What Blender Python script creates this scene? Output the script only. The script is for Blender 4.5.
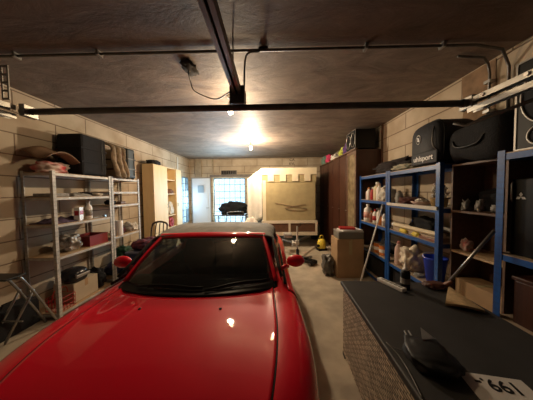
import bpy, bmesh, math, random
from mathutils import Vector, Matrix, Euler, noise
for o in list(bpy.data.objects): bpy.data.objects.remove(o)
S = bpy.context.scene
COL = S.collection
R = math.radians
PI = math.pi

# ------------------------------------------------------------ camera, sky, lights, exposure
cd = bpy.data.cameras.new('camera'); cam = bpy.data.objects.new('camera', cd); COL.objects.link(cam)
cd.sensor_fit = 'HORIZONTAL'; cd.sensor_width = 36; cd.lens = 36*200/533; cd.clip_start = .02
cam.location = (0, 0, 1.65)
cam.rotation_euler = (Matrix.Rotation(R(1.0), 4, 'Z') @ Matrix.Rotation(PI/2+R(-2.25), 4, 'X') @ Matrix.Rotation(R(-.7), 4, 'Z')).to_euler()
S.camera = cam
S.view_settings.view_transform = 'Standard'; S.view_settings.look = 'None'
S.view_settings.gamma = 1; S.view_settings.use_curve_mapping = False
S.view_settings.exposure = 0.0
world = bpy.data.worlds.new('sky'); S.world = world; world.use_nodes = True
bg = world.node_tree.nodes['Background']; bg.inputs[0].default_value = (.56, .78, 1, 1); bg.inputs[1].default_value = 2.6

def lamp(name, kind, loc, energy, color, size=.1, rot=(0, 0, 0), sy=None):
    l = bpy.data.lights.new(name, kind); l.energy = energy; l.color = color
    if kind == 'AREA':
        l.size = size
        if sy: l.shape = 'RECTANGLE'; l.size_y = sy
    else: l.shadow_soft_size = size
    o = bpy.data.objects.new(name, l); COL.objects.link(o); o.location = loc; o.rotation_euler = rot
    return o
WARM = (1.0, .74, .45)
lamp('back_bulb_light', 'POINT', (-.48, 5.25, 2.69), 215, (1, .79, .55), .05)
lamp('middle_bulb_light', 'POINT', (-.54, 2.86, 2.67), 38, WARM, .05)
lamp('daylight_back_window', 'AREA', (-1.63, 8.28, 1.4), 210, (.70, .88, 1), 1.2, (R(-90), 0, 0), 1.7)
lamp('daylight_left_window', 'AREA', (-3.42, 7.6, 1.4), 60, (.70, .88, 1), .6, (0, R(-90), 0), 1.6)

# ------------------------------------------------------------ materials
MATS = {}
def mat(name, col, rough=.6, metal=0., var=0., scale=8., col2=None, bump=0., bscale=None, coat=0., spec=.5, emit=None, estr=0., alpha=1.):
    """principled with an optional noise mottling between col and col2"""
    if name in MATS: return MATS[name]
    m = bpy.data.materials.new(name); m.use_nodes = True; nt = m.node_tree; N = nt.nodes; L = nt.links
    b = N['Principled BSDF']
    b.inputs['Base Color'].default_value = (*col, 1); b.inputs['Roughness'].default_value = rough
    b.inputs['Metallic'].default_value = metal; b.inputs['Specular IOR Level'].default_value = spec
    b.inputs['Coat Weight'].default_value = coat; b.inputs['Coat Roughness'].default_value = .04
    tc = N.new('ShaderNodeTexCoord')
    if var or col2:
        n = N.new('ShaderNodeTexNoise'); n.inputs['Scale'].default_value = scale; n.inputs['Detail'].default_value = 5
        L.new(tc.outputs['Object'], n.inputs['Vector'])
        r = N.new('ShaderNodeValToRGB'); L.new(n.outputs['Fac'], r.inputs['Fac'])
        c2 = col2 or tuple(c*(1-var) for c in col)
        r.color_ramp.elements[0].position = .35; r.color_ramp.elements[0].color = (*c2, 1)
        r.color_ramp.elements[1].position = .65; r.color_ramp.elements[1].color = (*col, 1)
        L.new(r.outputs['Color'], b.inputs['Base Color'])
    if bump:
        n2 = N.new('ShaderNodeTexNoise'); n2.inputs['Scale'].default_value = bscale or scale*4; n2.inputs['Detail'].default_value = 4
        L.new(tc.outputs['Object'], n2.inputs['Vector'])
        bp = N.new('ShaderNodeBump'); bp.inputs['Strength'].default_value = bump; bp.inputs['Distance'].default_value = .02
        L.new(n2.outputs['Fac'], bp.inputs['Height']); L.new(bp.outputs['Normal'], b.inputs['Normal'])
    if emit: b.inputs['Emission Color'].default_value = (*emit, 1); b.inputs['Emission Strength'].default_value = estr
    MATS[name] = m; return m

def block_wall(name, axis):
    m = bpy.data.materials.new(name); m.use_nodes = True; nt = m.node_tree; N = nt.nodes; L = nt.links
    b = N['Principled BSDF']; b.inputs['Roughness'].default_value = .85
    tc = N.new('ShaderNodeTexCoord'); sp = N.new('ShaderNodeSeparateXYZ'); cb = N.new('ShaderNodeCombineXYZ')
    L.new(tc.outputs['Object'], sp.inputs[0]); L.new(sp.outputs['Y' if axis == 'x' else 'X'], cb.inputs[0]); L.new(sp.outputs['Z'], cb.inputs[1])
    br = N.new('ShaderNodeTexBrick'); L.new(cb.outputs[0], br.inputs['Vector'])
    br.inputs['Scale'].default_value = 1; br.inputs['Brick Width'].default_value = 1.0; br.inputs['Row Height'].default_value = .27
    br.inputs['Mortar Size'].default_value = .009; br.inputs['Mortar Smooth'].default_value = .3
    br.inputs['Color1'].default_value = (.55, .46, .34, 1); br.inputs['Color2'].default_value = (.50, .41, .30, 1)
    br.inputs['Mortar'].default_value = (.22, .16, .11, 1)
    n = N.new('ShaderNodeTexNoise'); n.inputs['Scale'].default_value = 2.2; n.inputs['Detail'].default_value = 7
    L.new(tc.outputs['Object'], n.inputs['Vector'])
    r = N.new('ShaderNodeValToRGB'); L.new(n.outputs['Fac'], r.inputs['Fac'])
    r.color_ramp.elements[0].position = .3; r.color_ramp.elements[0].color = (.66, .6, .53, 1)
    r.color_ramp.elements[1].position = .6; r.color_ramp.elements[1].color = (1, 1, 1, 1)
    mx = N.new('ShaderNodeMix'); mx.data_type = 'RGBA'; mx.blend_type = 'MULTIPLY'; mx.inputs[0].default_value = .8
    L.new(br.outputs['Color'], mx.inputs[6]); L.new(r.outputs['Color'], mx.inputs[7]); L.new(mx.outputs[2], b.inputs['Base Color'])
    bp = N.new('ShaderNodeBump'); bp.inputs['Strength'].default_value = .5; bp.inputs['Distance'].default_value = .01; bp.invert = True
    L.new(br.outputs['Fac'], bp.inputs['Height']); L.new(bp.outputs['Normal'], b.inputs['Normal'])
    return m

def ceiling_mat():
    m = bpy.data.materials.new('stained concrete ceiling'); m.use_nodes = True; nt = m.node_tree; N = nt.nodes; L = nt.links
    b = N['Principled BSDF']; b.inputs['Roughness'].default_value = .6
    tc = N.new('ShaderNodeTexCoord'); mp = N.new('ShaderNodeMapping'); L.new(tc.outputs['Object'], mp.inputs[0]); mp.inputs['Scale'].default_value = (.55, 1.1, 1)
    n = N.new('ShaderNodeTexNoise'); n.inputs['Scale'].default_value = 3.2; n.inputs['Detail'].default_value = 12; n.inputs['Roughness'].default_value = .75; n.inputs['Distortion'].default_value = .8
    L.new(mp.outputs[0], n.inputs['Vector'])
    r = N.new('ShaderNodeValToRGB'); L.new(n.outputs['Fac'], r.inputs['Fac'])
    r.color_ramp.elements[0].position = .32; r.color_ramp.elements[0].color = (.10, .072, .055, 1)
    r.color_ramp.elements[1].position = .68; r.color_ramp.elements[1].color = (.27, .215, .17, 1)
    # the colour is multiplied browner and darker on the door side of the conduit
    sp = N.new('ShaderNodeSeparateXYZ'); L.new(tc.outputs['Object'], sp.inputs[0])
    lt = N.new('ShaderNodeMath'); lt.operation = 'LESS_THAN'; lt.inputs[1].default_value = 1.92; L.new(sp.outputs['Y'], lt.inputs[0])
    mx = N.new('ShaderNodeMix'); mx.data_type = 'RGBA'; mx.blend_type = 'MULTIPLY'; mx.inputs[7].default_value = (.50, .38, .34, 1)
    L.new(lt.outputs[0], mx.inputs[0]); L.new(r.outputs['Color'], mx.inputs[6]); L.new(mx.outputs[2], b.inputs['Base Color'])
    bp = N.new('ShaderNodeBump'); bp.inputs['Strength'].default_value = .6; bp.inputs['Distance'].default_value = .02
    L.new(n.outputs['Fac'], bp.inputs['Height']); L.new(bp.outputs['Normal'], b.inputs['Normal'])
    return m

def weave_mat():
    m = bpy.data.materials.new('woven rattan'); m.use_nodes = True; nt = m.node_tree; N = nt.nodes; L = nt.links
    b = N['Principled BSDF']; b.inputs['Roughness'].default_value = .5
    tc = N.new('ShaderNodeTexCoord'); sp = N.new('ShaderNodeSeparateXYZ'); L.new(tc.outputs['Object'], sp.inputs[0])
    ad = N.new('ShaderNodeMath'); ad.operation = 'ADD'; L.new(sp.outputs['X'], ad.inputs[0]); L.new(sp.outputs['Y'], ad.inputs[1])
    cb = N.new('ShaderNodeCombineXYZ'); L.new(ad.outputs[0], cb.inputs[0]); L.new(sp.outputs['Z'], cb.inputs[1])
    br = N.new('ShaderNodeTexBrick'); L.new(cb.outputs[0], br.inputs['Vector'])
    br.inputs['Scale'].default_value = 1; br.inputs['Brick Width'].default_value = .05; br.inputs['Row Height'].default_value = .019
    br.inputs['Mortar Size'].default_value = .004; br.inputs['Mortar Smooth'].default_value = .6
    br.inputs['Color1'].default_value = (.80, .64, .46, 1); br.inputs['Color2'].default_value = (.36, .27, .19, 1); br.inputs['Mortar'].default_value = (.02, .015, .01, 1)
    L.new(br.outputs['Color'], b.inputs['Base Color'])
    bp = N.new('ShaderNodeBump'); bp.inputs['Strength'].default_value = .8; bp.inputs['Distance'].default_value = .006; bp.invert = True
    L.new(br.outputs['Fac'], bp.inputs['Height']); L.new(bp.outputs['Normal'], b.inputs['Normal'])
    return m

def wood_mat(name, c1, c2, axis='X', rough=.55, scale=3.):
    if name in MATS: return MATS[name]
    m = bpy.data.materials.new(name); m.use_nodes = True; nt = m.node_tree; N = nt.nodes; L = nt.links
    b = N['Principled BSDF']; b.inputs['Roughness'].default_value = rough
    tc = N.new('ShaderNodeTexCoord'); mp = N.new('ShaderNodeMapping'); L.new(tc.outputs['Object'], mp.inputs[0])
    mp.inputs['Scale'].default_value = {'X': (.6, 9, 9), 'Y': (9, .6, 9), 'Z': (9, 9, .6)}[axis]
    n = N.new('ShaderNodeTexNoise'); n.inputs['Scale'].default_value = scale; n.inputs['Detail'].default_value = 6; n.inputs['Distortion'].default_value = .6
    L.new(mp.outputs[0], n.inputs['Vector'])
    r = N.new('ShaderNodeValToRGB'); L.new(n.outputs['Fac'], r.inputs['Fac'])
    r.color_ramp.elements[0].position = .3; r.color_ramp.elements[0].color = (*c2, 1)
    r.color_ramp.elements[1].position = .7; r.color_ramp.elements[1].color = (*c1, 1)
    L.new(r.outputs['Color'], b.inputs['Base Color']); MATS[name] = m; return m

M_CEIL = ceiling_mat(); M_WX = block_wall('painted block wall side', 'x'); M_WY = block_wall('painted block wall back', 'y')
M_FLOOR = mat('worn concrete floor', (.50, .42, .31), .7, var=.35, scale=3, bump=.15)
M_RED = mat('red car paint', (.92, .001, .028), .45, coat=1., spec=.25)
M_BLACKP = mat('black plastic', (.007, .007, .007), .4, spec=.25)
M_RUB = mat('black rubber', (.01, .01, .01), .7)
M_DARKCL = mat('black cloth', (.007, .007, .009), .9, var=.4, scale=20, bump=.3)
M_NAVY = mat('dark navy nylon', (.012, .014, .022), .65, var=.3, scale=25, bump=.2)
M_CHROME = mat('chrome', (.75, .75, .75), .15, 1.)
M_STEEL = mat('brushed steel', (.42, .41, .39), .38, .9, var=.2, scale=12)
M_GALV = mat('galvanised steel', (.60, .58, .53), .5, .12, var=.3, scale=10)
M_DSTEEL = mat('dull grey steel', (.16, .15, .14), .45, .7, var=.3, scale=9)
def post_mat(name, src):
    m = src.copy(); m.name = name; N = m.node_tree.nodes; L = m.node_tree.links; b = N['Principled BSDF']
    tc = N.new('ShaderNodeTexCoord'); sp = N.new('ShaderNodeSeparateXYZ'); L.new(tc.outputs['Object'], sp.inputs[0])
    a = N.new('ShaderNodeMath'); a.operation = 'FRACT'; k = N.new('ShaderNodeMath'); k.operation = 'MULTIPLY'; k.inputs[1].default_value = 20
    L.new(sp.outputs['Z'], k.inputs[0]); L.new(k.outputs[0], a.inputs[0])
    c = N.new('ShaderNodeMath'); c.operation = 'LESS_THAN'; c.inputs[1].default_value = .3; L.new(a.outputs[0], c.inputs[0])
    def near(out, per):   # the punched holes sit in a strip near the middle of each flange
        return out
    mx = N.new('ShaderNodeMix'); mx.data_type = 'RGBA'; src_l = b.inputs['Base Color'].links
    if src_l: L.new(src_l[0].from_socket, mx.inputs[6])
    else: mx.inputs[6].default_value = b.inputs['Base Color'].default_value
    mx.inputs[7].default_value = (.02, .02, .02, 1); h = N.new('ShaderNodeMath'); h.operation = 'MULTIPLY'; h.inputs[1].default_value = .18
    L.new(c.outputs[0], h.inputs[0]); L.new(h.outputs[0], mx.inputs[0]); L.new(mx.outputs[2], b.inputs['Base Color']); return m
M_BLUE = mat('blue painted steel', (.010, .085, .33), .35, var=.25, scale=6)
M_POSTG = post_mat('punched galvanised post', M_GALV); M_POSTB = post_mat('punched blue post', M_BLUE)
M_CHIP = wood_mat('chipboard', (.50, .35, .20), (.38, .25, .14), 'Y')
M_WHITEB = mat('white laminate', (.62, .60, .54), .5, var=.12, scale=5)
M_BEECH = wood_mat('pale beech veneer', (.80, .62, .34), (.72, .54, .28), 'Z')
M_DARKW = wood_mat('dark mahogany veneer', (.075, .026, .014), (.04, .014, .008), 'Z', .4)
M_BROWNW = wood_mat('brown stained wood', (.15, .08, .045), (.09, .05, .03), 'Y')
M_CARD = mat('corrugated cardboard', (.42, .27, .14), .85, var=.18, scale=4)
M_WHITE = mat('white plastic', (.86, .84, .80), .4)
M_CREAM = mat('cream canvas', (.74, .66, .46), .85, var=.1, scale=5, bump=.1)
M_TAN = mat('tan canvas', (.40, .33, .17), .85, var=.15, scale=6, bump=.1)
M_GREYCL = mat('light grey cloth', (.38, .36, .33), .9, var=.4, scale=14, bump=.3)
M_WHITECL = mat('white cloth', (.70, .66, .58), .9, var=.2, scale=12, bump=.3)
M_REDP = mat('red plastic', (.42, .02, .02), .45)
M_ROPE = M_WHITECL
M_GLASSD = None

# ------------------------------------------------------------ mesh helpers
def nb(): return bmesh.new()
def box(bm, x0, x1, y0, y1, z0, z1, rot=None, piv=None, mi=0):
    vs = [bm.verts.new((x, y, z)) for z in (z0, z1) for y in (y0, y1) for x in (x0, x1)]
    fs = [(0, 2, 3, 1), (4, 5, 7, 6), (0, 1, 5, 4), (2, 6, 7, 3), (0, 4, 6, 2), (1, 3, 7, 5)]
    for f in fs: bm.faces.new([vs[i] for i in f]).material_index = mi
    if rot is not None:
        p = Vector(piv if piv else ((x0+x1)/2, (y0+y1)/2, (z0+z1)/2)); m = Euler([R(a) for a in rot]).to_matrix()
        for v in vs: v.co = m @ (v.co-p) + p
    return vs
def tube(bm, pts, r, n=8, closed=False, cap=True):
    pts = [Vector(p) for p in pts]; rings = []
    rr = r if isinstance(r, (list, tuple)) else [r]*len(pts)
    up = None
    for i, p in enumerate(pts):
        a = pts[i-1] if (i > 0 or closed) else p; b = pts[(i+1) % len(pts)] if (i < len(pts)-1 or closed) else p
        d = (b-a).normalized()
        if up is None: up = Vector((0, 0, 1)) if abs(d.z) < .9 else Vector((1, 0, 0))
        s = d.cross(up)
        if s.length < 1e-4: s = d.cross(Vector((0, 1, 0)))
        s.normalize(); t = s.cross(d).normalized(); up = t
        rings.append([bm.verts.new(p + (s*math.cos(2*PI*k/n)+t*math.sin(2*PI*k/n))*rr[i]) for k in range(n)])
    m = len(rings)
    for i in range(m if closed else m-1):
        A, B = rings[i], rings[(i+1) % m]
        for k in range(n): bm.faces.new((A[k], A[(k+1) % n], B[(k+1) % n], B[k]))
    if cap and not closed: bm.faces.new(rings[0][::-1]); bm.faces.new(rings[-1])
def smooth_path(pts, k=6):
    pts = [Vector(p) for p in pts]; out = []
    for i in range(len(pts)-1):
        p0 = pts[max(i-1, 0)]; p1 = pts[i]; p2 = pts[i+1]; p3 = pts[min(i+2, len(pts)-1)]
        for j in range(k):
            t = j/k; out.append(.5*((2*p1)+(p2-p0)*t+(2*p0-5*p1+4*p2-p3)*t*t+(3*p1-p0-3*p2+p3)*t**3))
    out.append(pts[-1]); return out
def lathe(bm, prof, n=16, c=(0, 0, 0), ax='z'):
    rings = []
    for r, h in prof:
        ring = []
        for k in range(n):
            a = 2*PI*k/n; u, v = r*math.cos(a), r*math.sin(a)
            co = {'z': (u, v, h), 'y': (u, h, v), 'x': (h, u, v)}[ax]
            ring.append(bm.verts.new((co[0]+c[0], co[1]+c[1], co[2]+c[2])))
        rings.append(ring)
    for i in range(len(rings)-1):
        A, B = rings[i], rings[i+1]
        for k in range(n): bm.faces.new((A[k], A[(k+1) % n], B[(k+1) % n], B[k]))
    bm.faces.new(rings[0][::-1]); bm.faces.new(rings[-1])
def grid(bm, f, nu, nv, close_u=False):
    V = [[bm.verts.new(f(i/nu, j/nv)) for j in range(nv+1)] for i in range(nu if close_u else nu+1)]
    for i in range(nu):
        for j in range(nv):
            A, B = V[i], V[(i+1) % len(V)]
            bm.faces.new((A[j], B[j], B[j+1], A[j+1]))
    return V
def prism(bm, pts2, d0, d1, ax='y'):
    """extrude a 2-D outline; ax is the extrusion axis"""
    mk = {'y': lambda u, v, d: (u, d, v), 'x': lambda u, v, d: (d, u, v), 'z': lambda u, v, d: (u, v, d)}[ax]
    A = [bm.verts.new(mk(u, v, d0)) for u, v in pts2]; B = [bm.verts.new(mk(u, v, d1)) for u, v in pts2]
    n = len(A); bm.faces.new(A); bm.faces.new(B[::-1])
    for i in range(n): bm.faces.new((A[i], B[i], B[(i+1) % n], A[(i+1) % n]))
def lump(bm, sx, sy, sz, seed=0, amp=.25, freq=2.5, c=(0, 0, 0), sub=4, flat=True):
    """crumpled soft heap, flat underneath, filling sx,sy,sz with its base at c"""
    b2 = bmesh.new(); bmesh.ops.create_icosphere(b2, subdivisions=sub, radius=1)
    off = Vector((seed*7.3, seed*3.1, seed*1.7))
    for v in b2.verts:
        p = v.co.copy(); d = 1 + amp*noise.noise(p*freq+off)*1.4 + amp*.5*noise.noise(p*freq*2.7+off)
        p = Vector((math.copysign(abs(p.x)**.75, p.x), math.copysign(abs(p.y)**.75, p.y), math.copysign(abs(p.z)**.8, p.z)))
        v.co = p*d
    mn = [min(v.co[i] for v in b2.verts) for i in range(3)]; mxx = [max(v.co[i] for v in b2.verts) for i in range(3)]
    for v in b2.verts:
        q = [(v.co[i]-mn[i])/(mxx[i]-mn[i]) for i in range(3)]
        z = max(0, (q[2]-.12)/.88) if flat else q[2]
        v.co = Vector((c[0]+(q[0]-.5)*sx, c[1]+(q[1]-.5)*sy, c[2]+z*sz))
    b2.verts.index_update()
    vm = {v.index: bm.verts.new(v.co) for v in b2.verts}
    for f in b2.faces: bm.faces.new([vm[v.index] for v in f.verts])
    b2.free()
def drape(bm, sx, sy, h, seed=0, t=.012, n=26, c=(0, 0, 0), fr=9.):
    """rumpled cloth lying flat: a closed thin slab with folds"""
    def f(u, v, top):
        x = (u-.5)*sx*(1+.08*noise.noise(Vector((v*4, seed, 1)))); y = (v-.5)*sy*(1+.08*noise.noise(Vector((u*4, seed, 2))))
        e = min(1, 6*min(u, 1-u, v, 1-v))
        z = h*(.45+.55*noise.noise(Vector((x*fr, y*fr, seed*3.7))))*e
        return (c[0]+x, c[1]+y, c[2]+(max(z, 0)+t if top else 0))
    A = grid(bm, lambda u, v: f(u, v, True), n, n); B = grid(bm, lambda u, v: f(u, v, False), n, n)
    for i in range(n):
        bm.faces.new((A[i][0], B[i][0], B[i+1][0], A[i+1][0])); bm.faces.new((A[i][n], A[i+1][n], B[i+1][n], B[i][n]))
        bm.faces.new((A[0][i], A[0][i+1], B[0][i+1], B[0][i])); bm.faces.new((A[n][i], B[n][i], B[n][i+1], A[n][i+1]))

def obj(name, bm, m, parent=None, smooth=False, bevel=0, loc=None, rz=0, label=None, solid=0, wn=False):
    bmesh.ops.recalc_face_normals(bm, faces=bm.faces)
    if smooth is True:
        for f in bm.faces: f.smooth = True
    me = bpy.data.meshes.new(name); bm.to_mesh(me); bm.free()
    for mm in (m if isinstance(m, (list, tuple)) else [m]): me.materials.append(mm)
    o = bpy.data.objects.new(name, me); COL.objects.link(o)
    if parent: o.parent = parent
    if loc is not None: o.location = loc
    if rz: o.rotation_euler = (0, 0, R(rz))
    if solid:
        s = o.modifiers.new('s', 'SOLIDIFY'); s.thickness = solid; s.offset = -1
    if bevel:
        b = o.modifiers.new('b', 'BEVEL'); b.width = bevel; b.segments = 2; b.limit_method = 'ANGLE'
        b.harden_normals = False
    if label: o['label'] = label
    return o
def tag(o, label, cat, group=None):
    o['label'] = label; o['category'] = cat
    if group: o['group'] = group
    return o
def thing(name, label, cat, loc=(0, 0, 0), rz=0, group=None):
    o = bpy.data.objects.new(name, None); COL.objects.link(o); o.location = loc; o.rotation_euler = (0, 0, R(rz))
    return tag(o, label, cat, group)
def struct(name, bm, m, **k):
    o = obj(name, bm, m, **k); o['kind'] = 'structure'; return o
def text_bm(s, size, depth, scale_x=1.):
    c = bpy.data.curves.new('t', 'FONT'); c.body = s; c.size = size; c.extrude = depth; c.align_x = 'CENTER'; c.align_y = 'CENTER'; c.offset = size*.018
    o = bpy.data.objects.new('t', c); COL.objects.link(o); dg = bpy.context.evaluated_depsgraph_get()
    me = bpy.data.meshes.new_from_object(o.evaluated_get(dg)); bm = nb(); bm.from_mesh(me)
    for v in bm.verts: v.co.x *= scale_x
    bpy.data.objects.remove(o); bpy.data.curves.remove(c); bpy.data.meshes.remove(me); return bm
def copy_thing(o, loc, rz=None, label=None):
    c = o.copy(); COL.objects.link(c); c.location = loc
    if rz is not None: c.rotation_euler = (0, 0, R(rz))
    if label: c['label'] = label
    for ch in list(o.children):
        d = ch.copy(); COL.objects.link(d); d.parent = c
        for g in list(ch.children):
            e = g.copy(); COL.objects.link(e); e.parent = d
    return c

# ------------------------------------------------------------ the room
XL, XR, YF, YB, ZC = -3.22, 2.33, -1.3, 8.0, 3.0
b = nb(); box(b, XL-.3, XR+.3, YF-.3, YB+.3, -.15, 0); struct('floor', b, M_FLOOR)
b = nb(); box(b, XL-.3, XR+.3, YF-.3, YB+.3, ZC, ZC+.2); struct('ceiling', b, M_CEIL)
b = nb(); box(b, XR, XR+.3, YF, YB, 0, ZC); struct('wall_right', b, M_WX)
# left wall with a window near the back
b = nb(); LY0, LY1, LZ0, LZ1 = 7.28, 7.9, .5, 2.27
box(b, XL-.12, XL, YF, LY0, 0, ZC); box(b, XL-.12, XL, LY1, YB, 0, ZC); box(b, XL-.12, XL, LY0, LY1, 0, LZ0); box(b, XL-.12, XL, LY0, LY1, LZ1, ZC)
struct('wall_left', b, M_WX)
b = nb(); WX0, WX1, WZ0, WZ1 = -2.27, -.98, .35, 2.24; DX0, DX1, DZ1 = -3.14, -2.36, 2.26
box(b, XL-.12, DX0, YB, YB+.3, 0, ZC); box(b, DX0, DX1, YB+.1, YB+.3, 0, DZ1); box(b, DX0, WX1, YB, YB+.3, DZ1, ZC) ; box(b, DX1, WX0, YB, YB+.3, 0, DZ1)
box(b, WX0, WX1, YB, YB+.3, 0, WZ0); box(b, WX0, WX1, YB, YB+.3, WZ1, DZ1); box(b, WX1, XR+.3, YB, YB+.3, 0, ZC)
struct('wall_back', b, M_WY)
b = nb(); box(b, XL-.3, XR+.3, YF-.3, YF, 0, ZC); struct('wall_front', b, mat('dark steel door panel', (.05, .04, .035), .6, var=.2))
# windows with their grid bars and glass
M_PANE = bpy.data.materials.new('window glass'); M_PANE.use_nodes = True
_n = M_PANE.node_tree.nodes; _l = M_PANE.node_tree.links
_t = _n.new('ShaderNodeBsdfTransparent'); _t.inputs[0].default_value = (.86, .93, .95, 1); _g = _n.new('ShaderNodeBsdfGlossy'); _g.inputs['Roughness'].default_value = .05
_mx = _n.new('ShaderNodeMixShader'); _mx.inputs[0].default_value = .06; _l.new(_t.outputs[0], _mx.inputs[1]); _l.new(_g.outputs[0], _mx.inputs[2]); _l.new(_mx.outputs[0], _n['Material Output'].inputs[0])
M_BAR = mat('grey blue window bar', (.20, .27, .32), .5)
def window(name, u0, u1, z0, z1, nu, nz, along, wall, depth):
    def bb(b, a0, a1, d0, d1, h0, h1):
        if along == 'x': box(b, a0, a1, wall+d0, wall+d1, h0, h1)
        else: box(b, wall-d1, wall-d0, a0, a1, h0, h1)
    b = nb(); t = .045
    bb(b, u0, u0+t, .08, .15, z0, z1); bb(b, u1-t, u1, .08, .15, z0, z1); bb(b, u0+t, u1-t, .08, .15, z0, z0+t); bb(b, u0+t, u1-t, .08, .15, z1-t, z1)
    w = struct(name, b, M_BAR)
    b = nb()
    for i in range(1, nu): x = u0+(u1-u0)*i/nu; bb(b, x-.011, x+.011, .10, .13, z0+t, z1-t)
    for i in range(1, nz): z = z0+(z1-z0)*i/nz; bb(b, u0+t, u1-t, .101, .129, z-.011, z+.011)
    g = obj('window_bars', b, M_BAR, w)
    b = nb(); bb(b, u0+t, u1-t, .113, .117, z0+t, z1-t); obj('pane', b, M_PANE, w)
window('window_1', WX0, WX1, WZ0, WZ1, 6, 7, 'x', YB, .1)
window('window_2', LY0, LY1, LZ0, LZ1, 3, 7, 'y', XL+.07, .1)
b = nb(); box(b, DX0+.03, DX1-.03, YB-.02, YB+.03, .01, DZ1-.03)
for z0, z1 in ((.15, 1.0), (1.12, 1.62)):
    box(b, DX0+.12, DX1-.12, YB-.032, YB-.02, z0, z1)
door = struct('door_1', b, mat('pale blue white door paint', (.72, .76, .82), .5), bevel=.004)
b = nb(); box(b, DX0, DX0+.03, YB-.03, YB+.05, 0, DZ1); box(b, DX1-.03, DX1, YB-.03, YB+.05, 0, DZ1); box(b, DX0+.03, DX1-.03, YB-.03, YB+.05, DZ1-.03, DZ1)
obj('door_frame', b, mat('weathered frame', (.3, .3, .3), .6), door)
b = nb(); box(b, DX0+.26, DX0+.5, YB-.045, YB-.033, 1.66, 1.95); obj('door_plaque', b, mat('grey blue plaque', (.30, .40, .50), .5), door, label='grey blue plaque')
b = nb(); tube(b, [(DX1-.09, YB-.02, 1.05), (DX1-.09, YB-.07, 1.05), (DX1-.2, YB-.07, 1.05)], .01); obj('door_handle', b, M_STEEL, door)
# trims: lintel beam, corner post strip, left wall trunking
b = nb(); box(b, WX0-.12, WX1+.35, YB-.03, YB, 2.27, 2.37); struct('trim_1', b, mat('weathered lintel', (.23, .20, .17), .8, var=.3))
b = nb(); box(b, -2.98, -2.72, YB-.05, YB, 2.30, ZC); box(b, -2.3, -2.24, YB-.03, YB, 2.37, ZC); struct('trim_2', b, mat('rough board', (.40, .32, .22), .8, var=.3))
b = nb(); box(b, XL, XL+.03, 4.35, 4.5, 2.28, 2.62); box(b, XL, XL+.025, 6.9, 6.98, 2.45, 2.9); struct('trim_3', b, M_WHITEB)
b = nb(); prism(b, [(2.10, 1.96), (2.46, 1.96), (2.50, 2.3), (2.47, 2.6), (2.50, 2.99), (2.14, 2.99), (2.12, 2.6), (2.15, 2.35)], XR-.006, XR, 'x'); struct('trim_4', b, mat('brown bare plaster patch', (.30, .19, .11), .9, var=.35, scale=9))
b = nb(); box(b, XR-.02, XR, 4.17, 4.22, 1.95, ZC); struct('trim_5', b, M_BROWNW)
# wall vent above the window
v = thing('wall_vent', 'dark slatted vent grille above the barred back window', 'vent', (-1.62, YB-.03, 2.37))
b = nb(); box(b, -.31, .31, -.02, .03, 0, .16); obj('frame', b, M_DSTEEL, v)
b = nb()
for i in range(8): box(b, -.28+i*.072, -.24+i*.072, -.03, -.02, .02, .14)
obj('slat_panel', b, M_BLACKP, v)
# painted marks on the back wall
b = text_bm('CA', .15, .001); b2 = text_bm('KVL', .13, .001)
for vv in b.verts: vv.co = Vector((vv.co.x, -.004-vv.co.z, vv.co.y+.08))
me = bpy.data.meshes.new('x'); 
for vv in b2.verts: vv.co = Vector((vv.co.x, -.004-vv.co.z, vv.co.y-.08))
b2.to_mesh(me); b.from_mesh(me); b2.free()
tag(obj('wall_lettering', b, mat('faded black paint', (.10, .07, .05), .8), loc=(.89, YB, 2.84)), 'dark hand-painted letters high on the pale back wall above the trailer', 'lettering')

# ------------------------------------------------------------ ceiling fittings
def clip_ring(b, x, y, z): box(b, x-.012, x+.012, y-.03, y+.03, z-.022, z+.03)
t = thing('ceiling_conduit', 'thin metal conduit clipped straight across the ceiling', 'conduit', (0, 1.92, 2.975))
b = nb(); tube(b, [(-3.2, 0, 0), (1.9, 0, 0), (2.2, .05, -.01), (2.3, .08, -.15), (2.305, .08, -.62)], .013, 10); obj('pipe', b, M_DSTEEL, t, smooth=True)
for x in (-2.4, -1.6, .9, 1.6):
    b = nb(); clip_ring(b, x, 0, 0); obj('clip', b, M_STEEL, t)
t = thing('wall_pipe', 'dark vertical pipe clipped to right wall above the door track', 'pipe', (2.29, 2.16, 2.35))
b = nb(); tube(b, [(0, 0, 0), (0, 0, .5), (-.02, 0, .6), (-.12, -.05, .63), (-.4, -.08, .63)], .012, 10); obj('pipe', b, M_DSTEEL, t, smooth=True)
for z in (.1, .4): b = nb(); box(b, -.03, .04, -.03, .03, z, z+.03); obj('clip', b, M_STEEL, t)
# two bare ceiling bulbs
t = thing('ceiling_lamp', 'bare glowing bulb on the ceiling nearest the back wall', 'lamp', (-.48, 5.25, 2.94), group='bare ceiling bulbs')
b = nb(); lathe(b, [(.05, .07), (.05, .055), (.012, .05), (.012, .01), (.03, 0), (.03, -.03), (.028, -.04), (.028, -.075)], 16); obj('lamp_holder', b, M_WHITE, t, smooth=True)
M_BULB = mat('glowing bulb', (1, .8, .5), .3, emit=(1, .78, .45), estr=30)
b = nb(); lathe(b, [(.013, -.076), (.02, -.09), (.034, -.115), (.038, -.14), (.03, -.165), (.012, -.178)], 16); obj('bulb', b, M_BULB, t, smooth=True)
copy_thing(t, (-.54, 2.86, 2.93), label='bare glowing bulb on the ceiling just beyond the dark cross bar')
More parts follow.
